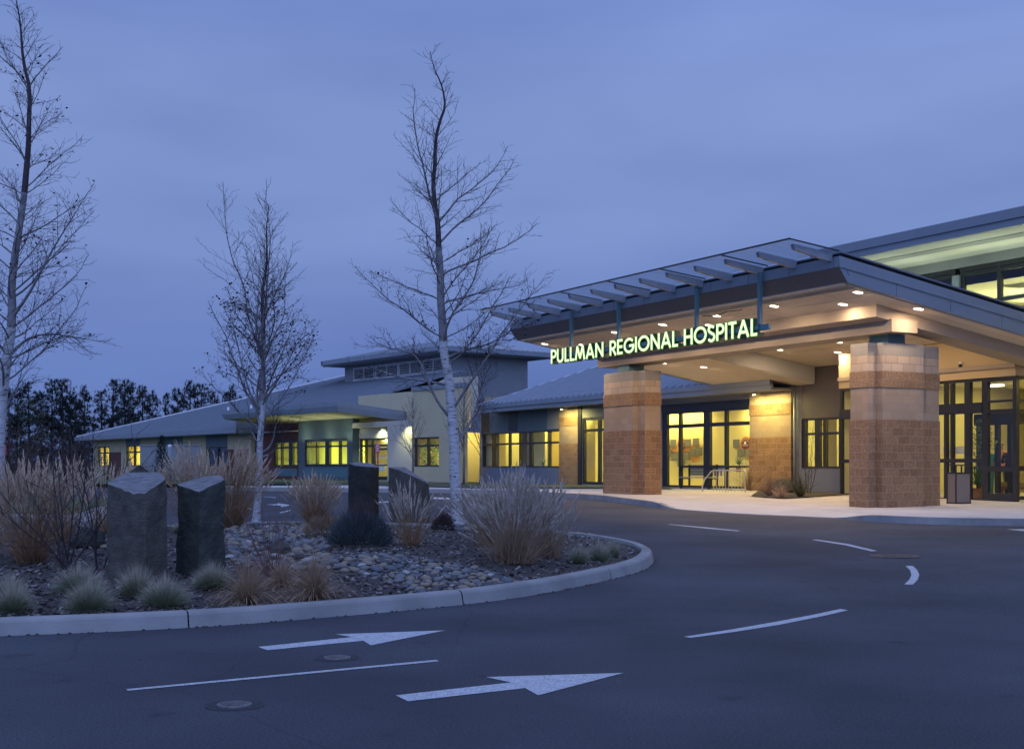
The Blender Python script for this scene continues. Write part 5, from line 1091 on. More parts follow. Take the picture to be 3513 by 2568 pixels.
# bark chips over the island
random.seed(31); cm_ = MB(); minx, maxx = -7.5, 4.0
WPi = [(p.x, p.y) for p in inn]
for _ in range(15000):
    y = 11.6+(random.random()**1.6)*12; x = random.uniform(-.42, .12)*y if random.random() < .9 else random.uniform(minx, maxx)
    if not inpoly(x, y, WPi): continue
    z = mz(x, y)+random.uniform(.0, .018); a = random.uniform(0, 6.3); l = random.uniform(.012, .034); w = l*random.uniform(.35, .7); dx, dy = math.cos(a)*l, math.sin(a)*l; ex, ey = -math.sin(a)*w, math.cos(a)*w; t1, t2 = random.uniform(-.012, .014), random.uniform(-.010, .014)
    cm_.add([(x-dx-ex, y-dy-ey, z-t1), (x+dx-ex, y+dy-ey, z+t1), (x+dx+ex, y+dy+ey, z+t1+t2), (x-dx+ex, y-dy+ey, z-t1+t2)], [(0, 1, 2, 3)], random.choice((0, 0, 1)))
M['chip2'] = mat('bark_chip_pale', (.18, .155, .14), (.30, .27, .25), sc=3, rough=.9)
o = cm_.build('bark_chips', ['chip', 'chip2']); tag(o, 'loose grey-brown bark chips covering the planted island', 'mulch', kind='stuff')
# ================================================================ GRASSES
def rdir(lean, az=None):
    az = random.uniform(0, 2*math.pi) if az is None else az; return Vector((math.cos(az)*math.sin(lean), math.sin(az)*math.sin(lean), math.cos(lean)))
def fescue(label, px, py, hw, hh, n=900, seed=0):
    random.seed(seed+100); b = ip(px, py); sc = b.y/FV; W, H = hw*sc*1.32, hh*sc*1.18; b = b+Vector((0, W*.55, 0)); b.z = mz(b.x, b.y)
    m_ = MB(); n = int(n*1.5)
    for _ in range(n):
        u = math.acos(random.uniform(.08, 1)); az = random.uniform(0, 6.283); d = rdir(u, az); L = (H*math.cos(u)**2+W*math.sin(u)**2)*random.uniform(.78, 1.08)
        p = b+Vector((d.x, d.y, 0))*W*random.uniform(.05, .30)+Vector((0, 0, -.01)); m_.blade(p, d+Vector((0, 0, .22)), L*.98, random.uniform(.0045, .008), .45, 0, 3, mtip=1)
    for _ in range(n//5): d = rdir(random.uniform(0, .9)); m_.blade(b, d, H*random.uniform(.95, 1.2), .004, .2, 1, 3)
    r = thing('fescue_tuft', label, 'grass tuft', GF, b, 'blue fescue tufts on the island'); m_.build('blades', ['fescue', 'fescuetip'], r); return r
fes = [(160, 1316, 57, 60, 'wide fescue tuft behind the two leftmost stones, second row from the left'), (186, 1354, 51, 66, 'fescue tuft nearest the kerb below the largest stone, left one'), (294, 1322, 38, 60, 'small fescue tuft touching the base of the largest stone'), (353, 1344, 55, 64, 'big fescue tuft at the kerb between the two tall stones'),
       (462, 1308, 44, 52, 'fescue tuft at the foot of the dark pointed stone'), (12, 1328, 32, 52, 'fescue tuft at the left edge, the rear one'), (18, 1357, 40, 58, 'fescue tuft at the left edge, the front one beside the kerb'), (1278, 1244, 26, 36, 'pale fescue tuft at the island tip, left of three'), (1322, 1240, 28, 44, 'middle fescue tuft at the island tip'), (1352, 1228, 18, 36, 'small fescue tuft nearest the island tip'), (712, 1172, 20, 16, 'tiny green tuft behind the pebbles'), (393, 1175, 20, 22, 'small green tuft seen between the two tall stones')]
for i, (a_, b_, c_, d_, l_) in enumerate(fes): fescue(l_, a_, b_, c_, d_, 950 if i < 7 else 450, i)
def sedge(label, px, py, hw, hh, seed, n=420):
    random.seed(seed+300); b = ip(px, py); sc = b.y/FV; W, H = hw*sc*1.25, hh*sc*1.35; b = b+Vector((0, W*.4, 0)); b.z = mz(b.x, b.y); m_ = MB(); n = int(n*1.9)
    for _ in range(n):
        d = rdir(random.uniform(0, .8)); m_.blade(b+Vector((d.x, d.y, 0))*W*.2, d, H*random.uniform(1.1, 1.9), random.uniform(.005, .009), random.uniform(1.4, 2.6), 0, 6)
    for _ in range(n//4): d = rdir(random.uniform(.9, 1.4)); m_.blade(b, d, W*random.uniform(.6, 1.3), .006, .4, 0, 3)
    r = thing('sedge_clump', label, 'grass clump', GF, b, 'bronze sedge clumps'); m_.build('blades', ['sedge'], r)
sedge('curly tan sedge clump below the bare red-brown shrub, left one', 540, 1334, 44, 54, 1); sedge('curly tan sedge clump nearest the pebbles, right one', 690, 1326, 40, 58, 2); sedge('low tan sedge clump between the other two', 618, 1305, 50, 34, 3)
def plumes(label, px, py, hw, hh, n, seed, pm_='plume', st='straw', lean=0, leafy=1.0, plen=.26, spread=1.0, low=False):
    random.seed(seed+500); b = ip(px, py); sc = b.y/FV; W, H = hw*sc, hh*sc; b = b+Vector((0, W*.4, 0)); bs = .5 if low else .32; b.z = mz(b.x, b.y) if inpoly(b.x, b.y, WPi) else g(b.y)+.15
    L_ = MB(); P_ = MB(); pl_ = plen; lw_ = H*.055
    for i in range(n):
        az = random.uniform(0, 6.283); f = random.random()**.6; top = H*(1-.25*f*f)*random.uniform(.60 if low else .72, 1.0); off = W*f*spread*random.uniform(.75, 1.0)
        p0 = b+Vector((math.cos(az), math.sin(az), 0))*off*bs*random.uniform(.5, 1.2); p1 = b+Vector((math.cos(az)*off+lean*W, math.sin(az)*off*.9, top-pl_*.7))+Vector((random.gauss(0, lw_), random.gauss(0, lw_), -abs(random.gauss(0, lw_))))
        mid = p0.lerp(p1, .5)+Vector((-math.cos(az), -math.sin(az), 0))*off*.08; r = .0032
        L_.tube([p0, mid, p1], [r*1.3, r, r*.7], 3, 0, False)
        d = (p1-mid).normalized(); d = (d+Vector((lean*.35+random.uniform(-.12, .12), random.uniform(-.12, .12), 0))).normalized(); q = p1.copy(); nb = 15
        k = random.uniform(.7, 1.15)
        for j in range(nb):
            t = j/(nb-1); q2 = p1+d*(pl_*k*t); w_ = math.sin(math.pi*min(1, .18+t*.80))
            dd = (d*1.5+Vector((random.uniform(-1, 1), random.uniform(-1, 1), random.uniform(-.3, .5)))*.42*w_).normalized(); P_.blade(q2, dd, pl_*.30*k*(.5+.6*w_), .010+.016*w_, .25, 0, 2)
    for i in range(int(n*2.2*leafy)):
        az = random.uniform(0, 6.283); d = rdir(random.uniform(.0, .75), az); d.x += lean*.2+random.gauss(0, .15); o_ = Vector((math.cos(az), math.sin(az), 0))*W*random.uniform(0, bs)
        L_.blade(b+o_, d, H*random.uniform(.35, .85), random.uniform(.006, .011), random.uniform(.3, 1.3), 0, 4)
    for i in range(int(n*.6)): d = rdir(random.uniform(.5, 1.35)); L_.blade(b+Vector((d.x, d.y, 0))*W*.2, d, W*random.uniform(.5, 1.0), .008, random.uniform(.2, .8), 0, 3)
    r = thing('plume_grass', label, 'ornamental grass', GF, b, 'plumed ornamental grasses'); L_.build('stems_and_leaves', [st], r); P_.build('plumes', [pm_], r); return r
pg = [(55, 1248, 92, 240, 150, 'straw', 'plume', 'big brown plume grass at the left edge, nearest the camera'), (-60, 1236, 95, 235, 110, 'straw', 'plume', 'plume grass cut by the left edge of the photo'), (130, 1200, 85, 195, 70, 'straw', 'plume', 'plume grass behind the twiggy shrub at the far left'), (225, 1180, 70, 175, 48, 'straw', 'plume', 'plume grass directly left of the largest standing stone'), (300, 1170, 60, 165, 40, 'straw', 'plume', 'plume grass behind the peak of the largest stone'),
      (430, 1168, 70, 195, 150, 'straw', 'plume', 'tall golden plume grass between the two tall stones'), (505, 1164, 68, 190, 160, 'straw', 'plume', 'tall golden plume grass right of the pointed dark stone'), (690, 1162, 58, 122, 130, 'straw', 'plume', 'fan of brown plume grass between the middle birch and the flat-topped stone'),
      (905, 1206, 46, 158, 46, 'straw', 'plumegrey', 'pale upright plume grass in front of the slanting stone'), (1135, 1246, 100, 212, 165, 'strawdark', 'plumegrey', 'largest grey plume grass right of the tall birch'), (1085, 1205, 70, 150, 75, 'strawdark', 'plumegrey', 'grey plume grass at the foot of the tall birch, leaning left'), (1210, 1232, 52, 175, 75, 'strawdark', 'plumegrey', 'grey plume grass at the right side of the big clump')]
for i, (a_, b_, c_, d_, n_, st, pm_, l_) in enumerate(pg): plumes(l_, a_, b_, c_, d_, n_, i, pm_, st, lean={4: -.1, 5: -.25, 6: .25, 1: .1, 10: -.35}.get(i, 0), low=i >= 9, plen=.34 if i in (8, 9, 10, 11) else .30)
# lavender mound
def mound_shrub(name, label, px, py, hw, hh, n, mt, seed, stalk=True, cat='shrub', smt='shrubtwig'):
    random.seed(seed+700); b = ip(px, py); sc = b.y/FV; W, H = hw*sc, hh*sc; b = b+Vector((0, W*.5, 0)); b.z = mz(b.x, b.y); m_ = MB()
    for _ in range(n):
        u = math.acos(random.uniform(.02, 1)); az = random.uniform(0, 6.283); rr = random.uniform(.6, .98); d = rdir(u, az); p = b+Vector((d.x*W*rr, d.y*W*rr*.8, max(.02, d.z*H*rr*.9))); m_.blade(p, d+Vector((0, 0, .8)), random.uniform(.05, .12), .012, .2, 0, 2)
    t = thing(name, label, cat, GF, b); m_.build('foliage', [mt], t)
    if stalk:
        s_ = MB()
        for _ in range(n//16): u = random.uniform(0, .95); d = rdir(u); p = b+Vector((d.x*W*.75, d.y*W*.6, d.z*H*.7)); s_.blade(p, d+Vector((0, 0, 1)), H*random.uniform(.45, .8), .006, .1, 0, 2)
        s_.build('flower_stalks', [smt], t)
    return t
mound_shrub('lavender_bush', 'rounded grey-green lavender mound before the flat-topped black stone', 790, 1206, 74, 82, 5200, 'lav', 1)
mound_shrub('dark_shrub', 'low dark purple-brown shrub just left of the tall birch trunk', 978, 1172, 26, 40, 900, 'shrubtwig', 2)
mound_shrub('brown_shrub', 'low brown bush behind the pebbles left of the lavender', 715, 1188, 55, 52, 1400, 'lavb' if 'lavb' in M else 'strawdark', 3)
# ================================================================ WOODY PLANTS
def grow(mbL, mbT, p, d, L, r, lev, up=.06, dens=1.0, tips=None, rl=.008, maxlev=3, wob=.18):
    L *= (1 if lev == 1 else .9); n = max(3, int(L/(.20 if lev < 2 else .12))); st = L/n; pts = [p.copy()]; rs = [r]; dirs = []
    for i in range(n):
        d = (d+Vector((random.gauss(0, wob), random.gauss(0, wob), random.gauss(0, wob)+(up if lev > 1 else up*(4.0*(i/n)**1.5-.6)*1.5)))*.6).normalized() if i else d.normalized(); p = p+d*st; pts.append(p.copy()); rs.append(max(.0026, r*(1-.80*(i+1)/n))); dirs.append(d.copy())
    big = r > rl; (mbL if big else mbT).tube(pts, rs, 6 if r > .03 else (4 if big else 3), 0, False)
    if lev >= maxlev:
        if tips is not None: tips.append(pts[-1])
        return
    spc = (.17 if lev == 1 else .13)/dens; s = L*(.18 if lev == 1 else .12); side = random.choice((-1, 1))
    while s < L*.98:
        i = min(n-1, int(s/st)); t = s/L; q = pts[i].lerp(pts[i+1], s/st-i); dd = dirs[i]; side = -side
        perp = dd.cross(Vector((random.gauss(0, .6), random.gauss(0, .6), 1))).normalized()*side
        an = random.uniform(.6, 1.0); nd = dd*math.cos(an)+perp*math.sin(an)+Vector((0, 0, .12))
        l2 = (L*(1-t)*random.uniform(.25, .62)+random.uniform(.06, .22)) if lev == 1 else random.uniform(.06, .24)+L*(1-t)*.15
        grow(mbL, mbT, q, nd, l2, max(.0030, rs[i]*random.uniform(.35, .5)), lev+1, up*1.1, dens, tips, rl, maxlev, wob); s += spc*random.uniform(.7, 1.4)
    if tips is not None: tips.append(pts[-1])
def birch(label, Y, trunk, env, seed, nb, crown0, r0, extra=(), leaves=60, gap=1.0, leafzone=None, upang=(.95, 1.3), dens=1.0, lmul=1.3, up=.05):
    random.seed(seed); TP = [at(x, y, Y) for x, y in trunk]; base = TP[0].copy(); zb = g(Y)+.2; base.z = zb if trunk[0][1] < 1180 else TP[0].z
    b0 = Vector((TP[0].x, Y, min(TP[0].z, mz(TP[0].x, Y) if inpoly(TP[0].x, Y, WPi) else g(Y)+.1)-.08)); TP = [b0]+TP; zt_ = TP[-1].z; z0 = b0.z
    TPs = smoothpts(TP, 1)
    tr = MB(); fl = lambda z: r0*max(.02, (1-(z-z0)/(zt_-z0)))**.72*(1+.35*math.exp(-(z-z0)/.12)); TPs2 = resample(TPs, .12)
    TPj = [p+Vector((noise.noise(Vector((p.z*1.3, seed, 0))), noise.noise(Vector((p.z*1.3, 9, seed))), 0))*.03 for p in TPs2]
    nt = max(3, int(len(TPj)*.42)); nu = max(nt+3, int(len(TPj)*.62)); rr__ = [max(.0045, fl(p.z)) for p in TPj]
    tr.tube(TPj[:nt+1], rr__[:nt+1], 10, 0, False); tr.tube(TPj[nt:nu+1], rr__[nt:nu+1], 8, 1, False); tr.tube(TPj[nu:], rr__[nu:], 6, 2, False)  # darker materials higher up paint in the trunk's silhouette against the sky
    root = thing('birch_tree', label, 'tree', GF, b0); L_ = MB(); T_ = MB(); tips = []
    def tpos(z):
        for a, b in zip(TPj, TPj[1:]):
            if a.z <= z <= b.z: return a.lerp(b, (z-a.z)/max(1e-6, b.z-a.z))
        return TPj[-1].copy()
    def ehw(z):
        py = HZ-(z-1.5)*FV/Y
        for (ya, wa), (yb, wb) in zip(env, env[1:]):
            if ya >= py >= yb: return (wa+(wb-wa)*(ya-py)/(ya-yb))*Y/FV
        return (env[-1][1] if py < env[-1][0] else env[0][1])*Y/FV
    zc0_ = 1.5+(HZ-crown0)/FV*Y; az = random.uniform(0, 6.28)
    for i in range(nb):
        f = (i+random.random()*.7)/nb; z = zc0_+(zt_-zc0_)*min(.985, f**.95+random.uniform(-.02, .02)); az += 2.4+random.uniform(-.9, .9); a_ = random.uniform(upang[0]-.2, upang[1]+.1)*(1-.35*f); d = rdir(a_, az)
        zt__ = min(zt_, z+.55*ehw(z)); W = ehw(zt__)*random.choice((.5, .7, .85, .95, 1.05, 1.15))*random.uniform(.85, 1.1); L = max(.25, W/max(.35, math.sin(a_)))*lmul
        grow(L_, T_, tpos(z), d, L, max(.0045, min(fl(z)*.45, .006+L*.0072)), 1, up, dens, tips)
    for (x0, y0, pts) in extra:
        q = [at(x0, y0, Y)]+[at(px, py, Y+dy) for px, py, dy in pts]; q = smoothpts(q, 2); L = sum((b-a).length for a, b in zip(q, q[1:])); r = .034; n = len(q)
        L_.tube(q, [r*(1-.78*i/(n-1)) for i in range(n)], 7, 0, False); acc = 0
        for i, (a, b) in enumerate(zip(q, q[1:])):
            acc += (b-a).length
            if i > n*.2 and random.random() < .95: dd = (b-a).normalized(); perp = dd.cross(Vector((random.gauss(0, 1), random.gauss(0, 1), .6))).normalized(); grow(L_, T_, b, dd*.7+perp*.8+Vector((0, 0, .2)), random.uniform(.4, 1.1)*(1.15-acc/L*.6), .008, 1, up, dens, tips)
        grow(L_, T_, q[-1], (q[-1]-q[-2]).normalized(), .7, r*.22, 1, up, dens, tips)
    tr.build('trunk', ['bark', 'limb', 'twig'], root); L_.build('limbs', 'limb', root); T_.build('twigs', 'twig', root)
    if leaves:
        lf = MB(); tz = [t for t in tips if leafzone is None or leafzone(t)]
        cl = [random.choice(tz) for _ in range(max(1, leaves//7))]
        for i in range(leaves):
            c = random.choice(cl); near = min(random.sample(tz, min(60, len(tz))), key=lambda t: (t-c).length); p = near+Vector((random.gauss(0, .04), random.gauss(0, .04), random.gauss(0, .04))); a = random.uniform(0, 6.3); s = random.uniform(.022, .042)
            u = Vector((math.cos(a), math.sin(a), random.uniform(-.6, .2))).normalized()*s; w = Vector((-math.sin(a), math.cos(a), random.uniform(-.5, .5))).normalized()*s*.8; lf.add([p-u, p+w*.9, p+u*.9+Vector((0, 0, -.02)), p-w], [(0, 1, 2, 3)])
        lf.build('dry_leaves', 'dryleaf', root)
    return root
birch('tall white-barked birch in the middle of the photo, bare except for a few leaves', 26.2, [(1012, 1158), (1005, 1060), (1000, 960), (996, 880), (988, 820), (976, 756), (974.6, 672), (971, 578), (966, 499), (959.6, 452), (955, 401), (960, 363), (963, 307), (971, 265), (982, 237), (979, 204), (972, 181), (958, 153), (949, 114)],
      [(960, 60), (880, 130), (830, 190), (740, 215), (640, 212), (560, 185), (480, 168), (400, 160), (330, 85), (270, 50), (200, 26), (130, 6)], 41, 54, 800, .125,
      extra=[(996, 925, [(960, 880, -.2), (930, 800, -.4), (905, 775, -.5), (860, 768, -.6)]), (1004, 985, [(1040, 930, .2), (1050, 900, .3), (1062, 850, .4)]), (1001, 900, [(1040, 840, -.3), (1075, 790, -.5), (1110, 730, -.6), (1165, 660, -.8)]), (992, 850, [(950, 842, .2), (880, 832, .4), (830, 815, .5)]), (986, 790, [(1030, 770, -.3), (1080, 760, -.4), (1120, 735, -.5)])], leaves=150, dens=1.35, lmul=1.02, leafzone=lambda t: t.z < 6.0)
birch('smaller twiggy birch left of centre with clusters of dead leaves', 27.0, [(566, 1152), (570.6, 1072), (575, 979), (577.6, 899), (582, 838), (581, 745), (580, 652), (587, 581), (590, 511), (593, 450)],
      [(1010, 70), (940, 120), (870, 150), (800, 165), (740, 168), (680, 140), (620, 80), (560, 34), (500, 10), (450, 4)], 52, 52, 985, .08, leaves=900, leafzone=lambda t: 3.0 < t.z < 5.4, dens=1.25, lmul=1.05, upang=(.6, 1.05), up=.09,
      extra=[(577, 905, [(556, 880, -.2), (540, 830, -.3), (520, 740, -.5)]), (578, 895, [(600, 860, .2), (630, 810, .4), (655, 760, .6)]), (574, 1010, [(600, 1000, .1), (616, 975, .2)]), (574, 1000, [(600, 985, .1), (610, 930, .1)])])
birch('tall birch at the left edge of the photo, its crown partly cut off', 23.0, [(-10, 1180), (-4, 1060), (0, 947), (5, 874), (12, 808), (24, 736), (30, 681), (24, 633), (30, 579), (42, 512), (55, 422), (60, 362), (63, 283), (68, 199), (51, 139), (45, 48), (36, 0), (30, -30)],
      [(1000, 120), (900, 180), (820, 215), (740, 225), (640, 215), (540, 195), (440, 165), (330, 150), (250, 115), (160, 100), (90, 70), (20, 18), (-30, 4)], 63, 66, 880, .115, leaves=300, dens=1.3, lmul=.95,
      extra=[(14, 790, [(60, 745, .3), (110, 735, .4), (170, 745, .5)]), (28, 700, [(70, 640, -.3), (110, 560, -.5), (160, 480, -.6)]), (2, 900, [(-20, 850, .2), (-40, 760, .3)]), (0, 930, [(20, 880, .2), (40, 850, .3)])])
def shrub(name, label, base, H, n, seed, mt='shrubtwig', spread=.7, r=.010, lev=2, dens=.8, cat='shrub', group=None, maxlev=3):
    random.seed(seed); T_ = MB(); root = thing(name, label, cat, GF, base, group)
    for i in range(n): grow(T_, T_, base+Vector((random.uniform(-.05, .05), random.uniform(-.05, .05), -.03)), rdir(random.uniform(.05, spread)), H*random.uniform(.7, 1.05), r, 1, .05, dens, None, .0001, maxlev, .12)
    T_.build('branches', mt, root); return root
shrub('bare_shrub', 'bare dark many-stemmed shrub at the left, standing before the plume grass', ip(150, 1262), 1.75, 9, 71, 'shrubdark' if 'shrubdark' in M else 'twig', .72, .013, dens=.8, maxlev=3)
shrub('bare_shrub', 'slim bare shrub with two dark stems just left of the largest stone', ip(222, 1255), 1.6, 4, 72, 'twig', .32, .012, dens=.8)
shrub('bare_shrub', 'thin bare red-brown shrub between the dark pointed stone and the pebbles', ip(602, 1290), 1.05, 26, 73, 'shrubred' if 'shrubred' in M else 'sedge', .62, .005, dens=.30, maxlev=2)
for i, (fx, Y, fy, lb) in enumerate(((1416, 60, 1370, 'slender bare sapling in front of the lit side entrance, the left one'), (1591, 58, 1290, 'bushy bare sapling behind the tall birch, the middle one'), (1648, 57, 1330, 'bare sapling beside the far end of the ribbon window'))):
    b = at(fx/1.5544, 1029, Y); b.z = g(Y)+.15; H = 1.5+(HZ-fy/1.5544)/FV*Y-b.z; random.seed(80+i); root = thing('young_tree', lb, 'tree', GF, b, 'bare saplings by the building'); T_ = MB(); m_ = MB()
    m_.tube([b, b+Vector((.02, 0, H*.35)), b+Vector((.0, 0, H*.7)), b+Vector((.03, 0, H))], [.06, .045, .025, .006], 7); m_.build('trunk', 'limb', root)
    for k in range(26): z = H*(.30+.68*k/26); grow(T_, T_, b+Vector((0, 0, z)), rdir(random.uniform(.35, .8)), (H-z)*.45+.5, .014*(1-.5*k/26), 1, .12, .55, None, .0001, 3, .1)
    T_.build('branches', 'twig', root)
for i, (px, Y, H, lb) in enumerate(((40, 52, 3.4, 'bare brown thicket shrub at the far left beyond the lawn'), (95, 58, 3.0, 'bare brown shrub beyond the lawn, second from the left'), (150, 62, 2.8, 'bare brown shrub beyond the lawn, third from the left'), (200, 66, 2.8, 'bare brown shrub beyond the lawn near the corner of the left wing'), (-10, 48, 3.0, 'bare brown shrub beyond the lawn at the very edge'), (240, 80, 2.4, 'bare brown shrub below the first lit window of the left wing'))):
    b = at(px, 1029, Y); b.z = g(Y)+.1; shrub('thicket_shrub', lb, b, H, 26, 90+i, 'shrubtwig', .8, .018, dens=.42, group='bare thicket beyond the lawn', maxlev=3)
def leafbush(name, label, b, W, H, n, mt, seed, ls=.06, cat='shrub', stem=True, cone=False):
    random.seed(seed); root = thing(name, label, cat, GF, b); m_ = MB()
    for _ in range(n):
        t = random.random(); az = random.uniform(0, 6.28)
        rr = W*((1-t)*.95+.05 if cone else math.sin(math.pi*(.15+.8*t)))*math.sqrt(random.random())*(1+.25*noise.noise(Vector((t*6, math.cos(az)*1.5, seed)))); p = b+Vector((math.cos(az)*rr, math.sin(az)*rr, H*(.08+.92*t))); m_.blade(p, rdir(random.uniform(.3, 1.7), az), ls*random.uniform(.7, 1.4), ls*.4, .4, 0, 2)
    m_.build('foliage', mt, root); s_ = MB(); s_.tube([b, b+Vector((0, 0, H*.7))], [.04*H/2, .01], 5); s_.build('trunk', 'pinetrunk', root); return root
b = at(62, 1029, 46); b.z = g(46); leafbush('olive_bush', 'olive-yellow leafy bush behind the left birch trunk', b, 1.0, 3.4, 900, 'oliveleaf', 4, .10)
b = at(357, 1029, 60); b.z = g(60)+.1; leafbush('small_spruce', 'small dark green spruce in front of the pale screen wall', b, .65, 2.3, 1500, 'pine', 5, .12, 'tree', cone=True)
# pines behind the left wing
def pine_mesh(seed):
    random.seed(seed); n_ = MB(); t_ = MB(); H = 12.0; t_.tube([(0, 0, 0), (.1, 0, 6), (0, .05, H*.97)], [.22, .14, .03], 6)
    z = 1.2
    while z < H:
        f = z/H; R_ = 3.7*(1-f)**.62*(.75+.35*math.sin(z*1.7+seed))+.25
        for k in range(6):
            if random.random() < .22: continue
            az = random.uniform(0, 6.28); L = R_*random.uniform(.6, 1.12); tip = Vector((math.cos(az)*L, math.sin(az)*L, z+L*.22)); t_.tube([(0, 0, z), tip], [.035, .01], 3, 0, False)
            for c in range(3+int(L*2.8)):
                u = random.uniform(.35, 1.05); c0 = Vector((0, 0, z)).lerp(tip, u)+Vector((random.gauss(0, .14), random.gauss(0, .14), random.gauss(0, .10))); 
                for _ in range(15): d = rdir(random.uniform(0, 2.2)); n_.blade(c0+d*.03, d, random.uniform(.22, .46), .06, .0, 0, 1)
        z += random.uniform(.32, .5)
    out = []
    for m_, nm, mt in ((n_, 'needles', 'pine'), (t_, 'trunk', 'pinetrunk')):
        me = bpy.data.meshes.new(nm); me.from_pydata(m_.v, [], m_.f); me.materials.append(M[mt]); out.append((nm, me))
    return out
PM = [pine_mesh(s) for s in (1, 2, 3)]
pines = [(-60, 1330, 1), (30, 1335, 1), (97, 1316, 1.1), (180, 1305, 1), (214, 1303, 1), (290, 1328, .85), (387, 1306, 1), (428, 1305, .8), (455, 1318, .8), (350, 1345, 1), (491, 1325, .9), (525, 1345, .7), (567, 1352, .75), (610, 1335, .9), (652, 1312, 1.1), (691, 1320, 1), (730, 1343, .8), (798, 1328, .8), (770, 1350, .8), (140, 1345, 1.1), (260, 1360, 1.0), (60, 1350, 1.0), (240, 1345, 1.0)]
words = ['first', 'second', 'third', 'fourth', 'fifth', 'sixth', 'seventh', 'eighth', 'ninth', 'tenth', 'eleventh', 'twelfth', 'thirteenth', 'fourteenth', 'fifteenth', 'sixteenth', 'seventeenth', 'eighteenth', 'nineteenth', 'twentieth', 'twenty-first', 'twenty-second', 'twenty-third']
order = {q[0]: i for i, q in enumerate(sorted(pines))}
for i, (fx, fy, w) in enumerate(pines):
    random.seed(i); Y = 150+random.uniform(-8, 22); p = at(fx/1.5544, 1029, Y); zt_ = 1.5+(1600-fy)/4420*Y; z0 = -.5; H = zt_-z0; r = thing('pine_tree', f'dark pine on the skyline behind the left wing, {words[order[fx]]} from the left', 'tree', GF, (p.x, p.y, z0), 'pines behind the left wing')
    r.scale = (w*H/12, w*H/12, H/12); r.rotation_euler = (0, 0, random.uniform(0, 6.28))
    for nm, me in PM[i % 3]: o = bpy.data.objects.new(nm, me); COL.objects.link(o); o.parent = r
o = MB()
for i in range(60): x = -62+i*1.0; y = 135+noise.noise(Vector((i*.4, 0, 0)))*4; 
# ================================================================ SMALL THINGS
def cf_of(p): q = CF.m.inverted() @ (Vector((p.x, p.y, 0))-CF.o); return q.x, q.y
# litter bin beside the near pier
p = Vo(3264, 1727, .15); bx, by = cf_of(p); pz = p.z; t = thing('litter_bin', 'square exposed-aggregate litter bin with dark hood beside the near stone pier', 'litter bin', CF, (bx, by, pz))
m_ = MB(); m_.box(bx-.15, bx+.15, by, by+.54, pz+.03, pz+.80); m_.build('body', 'granite', t)
m_ = MB()
for sx in (-.16, .13):
    for sy in (-.01, .52): m_.box(bx+sx, bx+sx+.03, by+sy, by+sy+.03, pz, pz+1.0)
m_.box(bx-.165, bx+.165, by-.012, by+.552, pz, pz+.035); m_.box(bx-.165, bx+.165, by-.012, by+.552, pz+.79, pz+.83); m_.build('corner_frame', 'dark', t)
m_ = MB(); m_.box(bx-.17, bx+.17, by-.02, by+.56, pz+1.0, pz+1.035); m_.build('hood', 'dark', t)
# bench by the tall window
p = Vo(2390, 1677, .15); bx, by = cf_of(p); pz = p.z
def bxz(fx, fy, y): x = XA(fx, y); return x, CF.z_at(fx/1.5544, fy/1.5544, y)
x0, _ = bxz(2325, 1650, by); x1, _ = bxz(2430, 1650, by)
t = thing('bench', 'grey slatted bench on the pavement before the lobby window', 'bench', CF, (bx, by, pz))
m_ = MB()
for k in range(4): m_.box(x0, x1, by+.06+k*.11, by+.15+k*.11, pz+.43, pz+.47)
m_.build('seat', 'steel', t)
m_ = MB()
for k in range(4): m_.box(x0+.05, x1+.25, by+.50+k*.01, by+.53+k*.01, pz+.52+k*.105, pz+.615+k*.105)
m_.build('backrest', 'benchgrey' if 'benchgrey' in M else 'fascia', t)
for x in (x0+.1, x1-.1):
    m_ = MB(); m_.box(x-.03, x+.03, by+.06, by+.12, pz, pz+.43); m_.box(x-.03, x+.03, by+.46, by+.52, pz, pz+.95); m_.box(x-.028, x+.028, by+.12, by+.46, pz+.38, pz+.42); m_.build('leg', 'dark', t)
# cycle rail
p = Vo(2420, 1684, .15); bx, by = cf_of(p); pz = p.z; xr0 = XA(2412, by); xr1 = XA(2445, by); xr2_ = XA(2577, by+.3)
t = thing('cycle_rail', 'bent steel tube rail with upright bars right of the bench', 'railing', CF, (bx, by, pz)); H = CF.z_at(2450/1.5544, 1612/1.5544, by)-pz
m_ = MB(); m_.tube([(xr0-.02, by, pz), (xr0-.06, by, pz+.12), (xr0+.08, by, pz+H*.55), (xr1-.10, by, pz+H*.93), (xr1+.08, by, pz+H), (xr2_, by, pz+H), (xr2_+.05, by, pz+H-.1), (xr2_+.05, by, pz)], .025, 8); m_.build('top_rail', 'rail', t)
x = xr1+.05
while x < xr2_-.1: m_ = MB(); m_.tube([(x, by, pz), (x, by, pz+H)], .011, 6); m_.build('upright', 'rail', t); x += .17
m_ = MB(); m_.tube([(xr1, by, pz+.1), (xr2_, by, pz+.1)], .014, 6); m_.build('bottom_rail', 'rail', t)
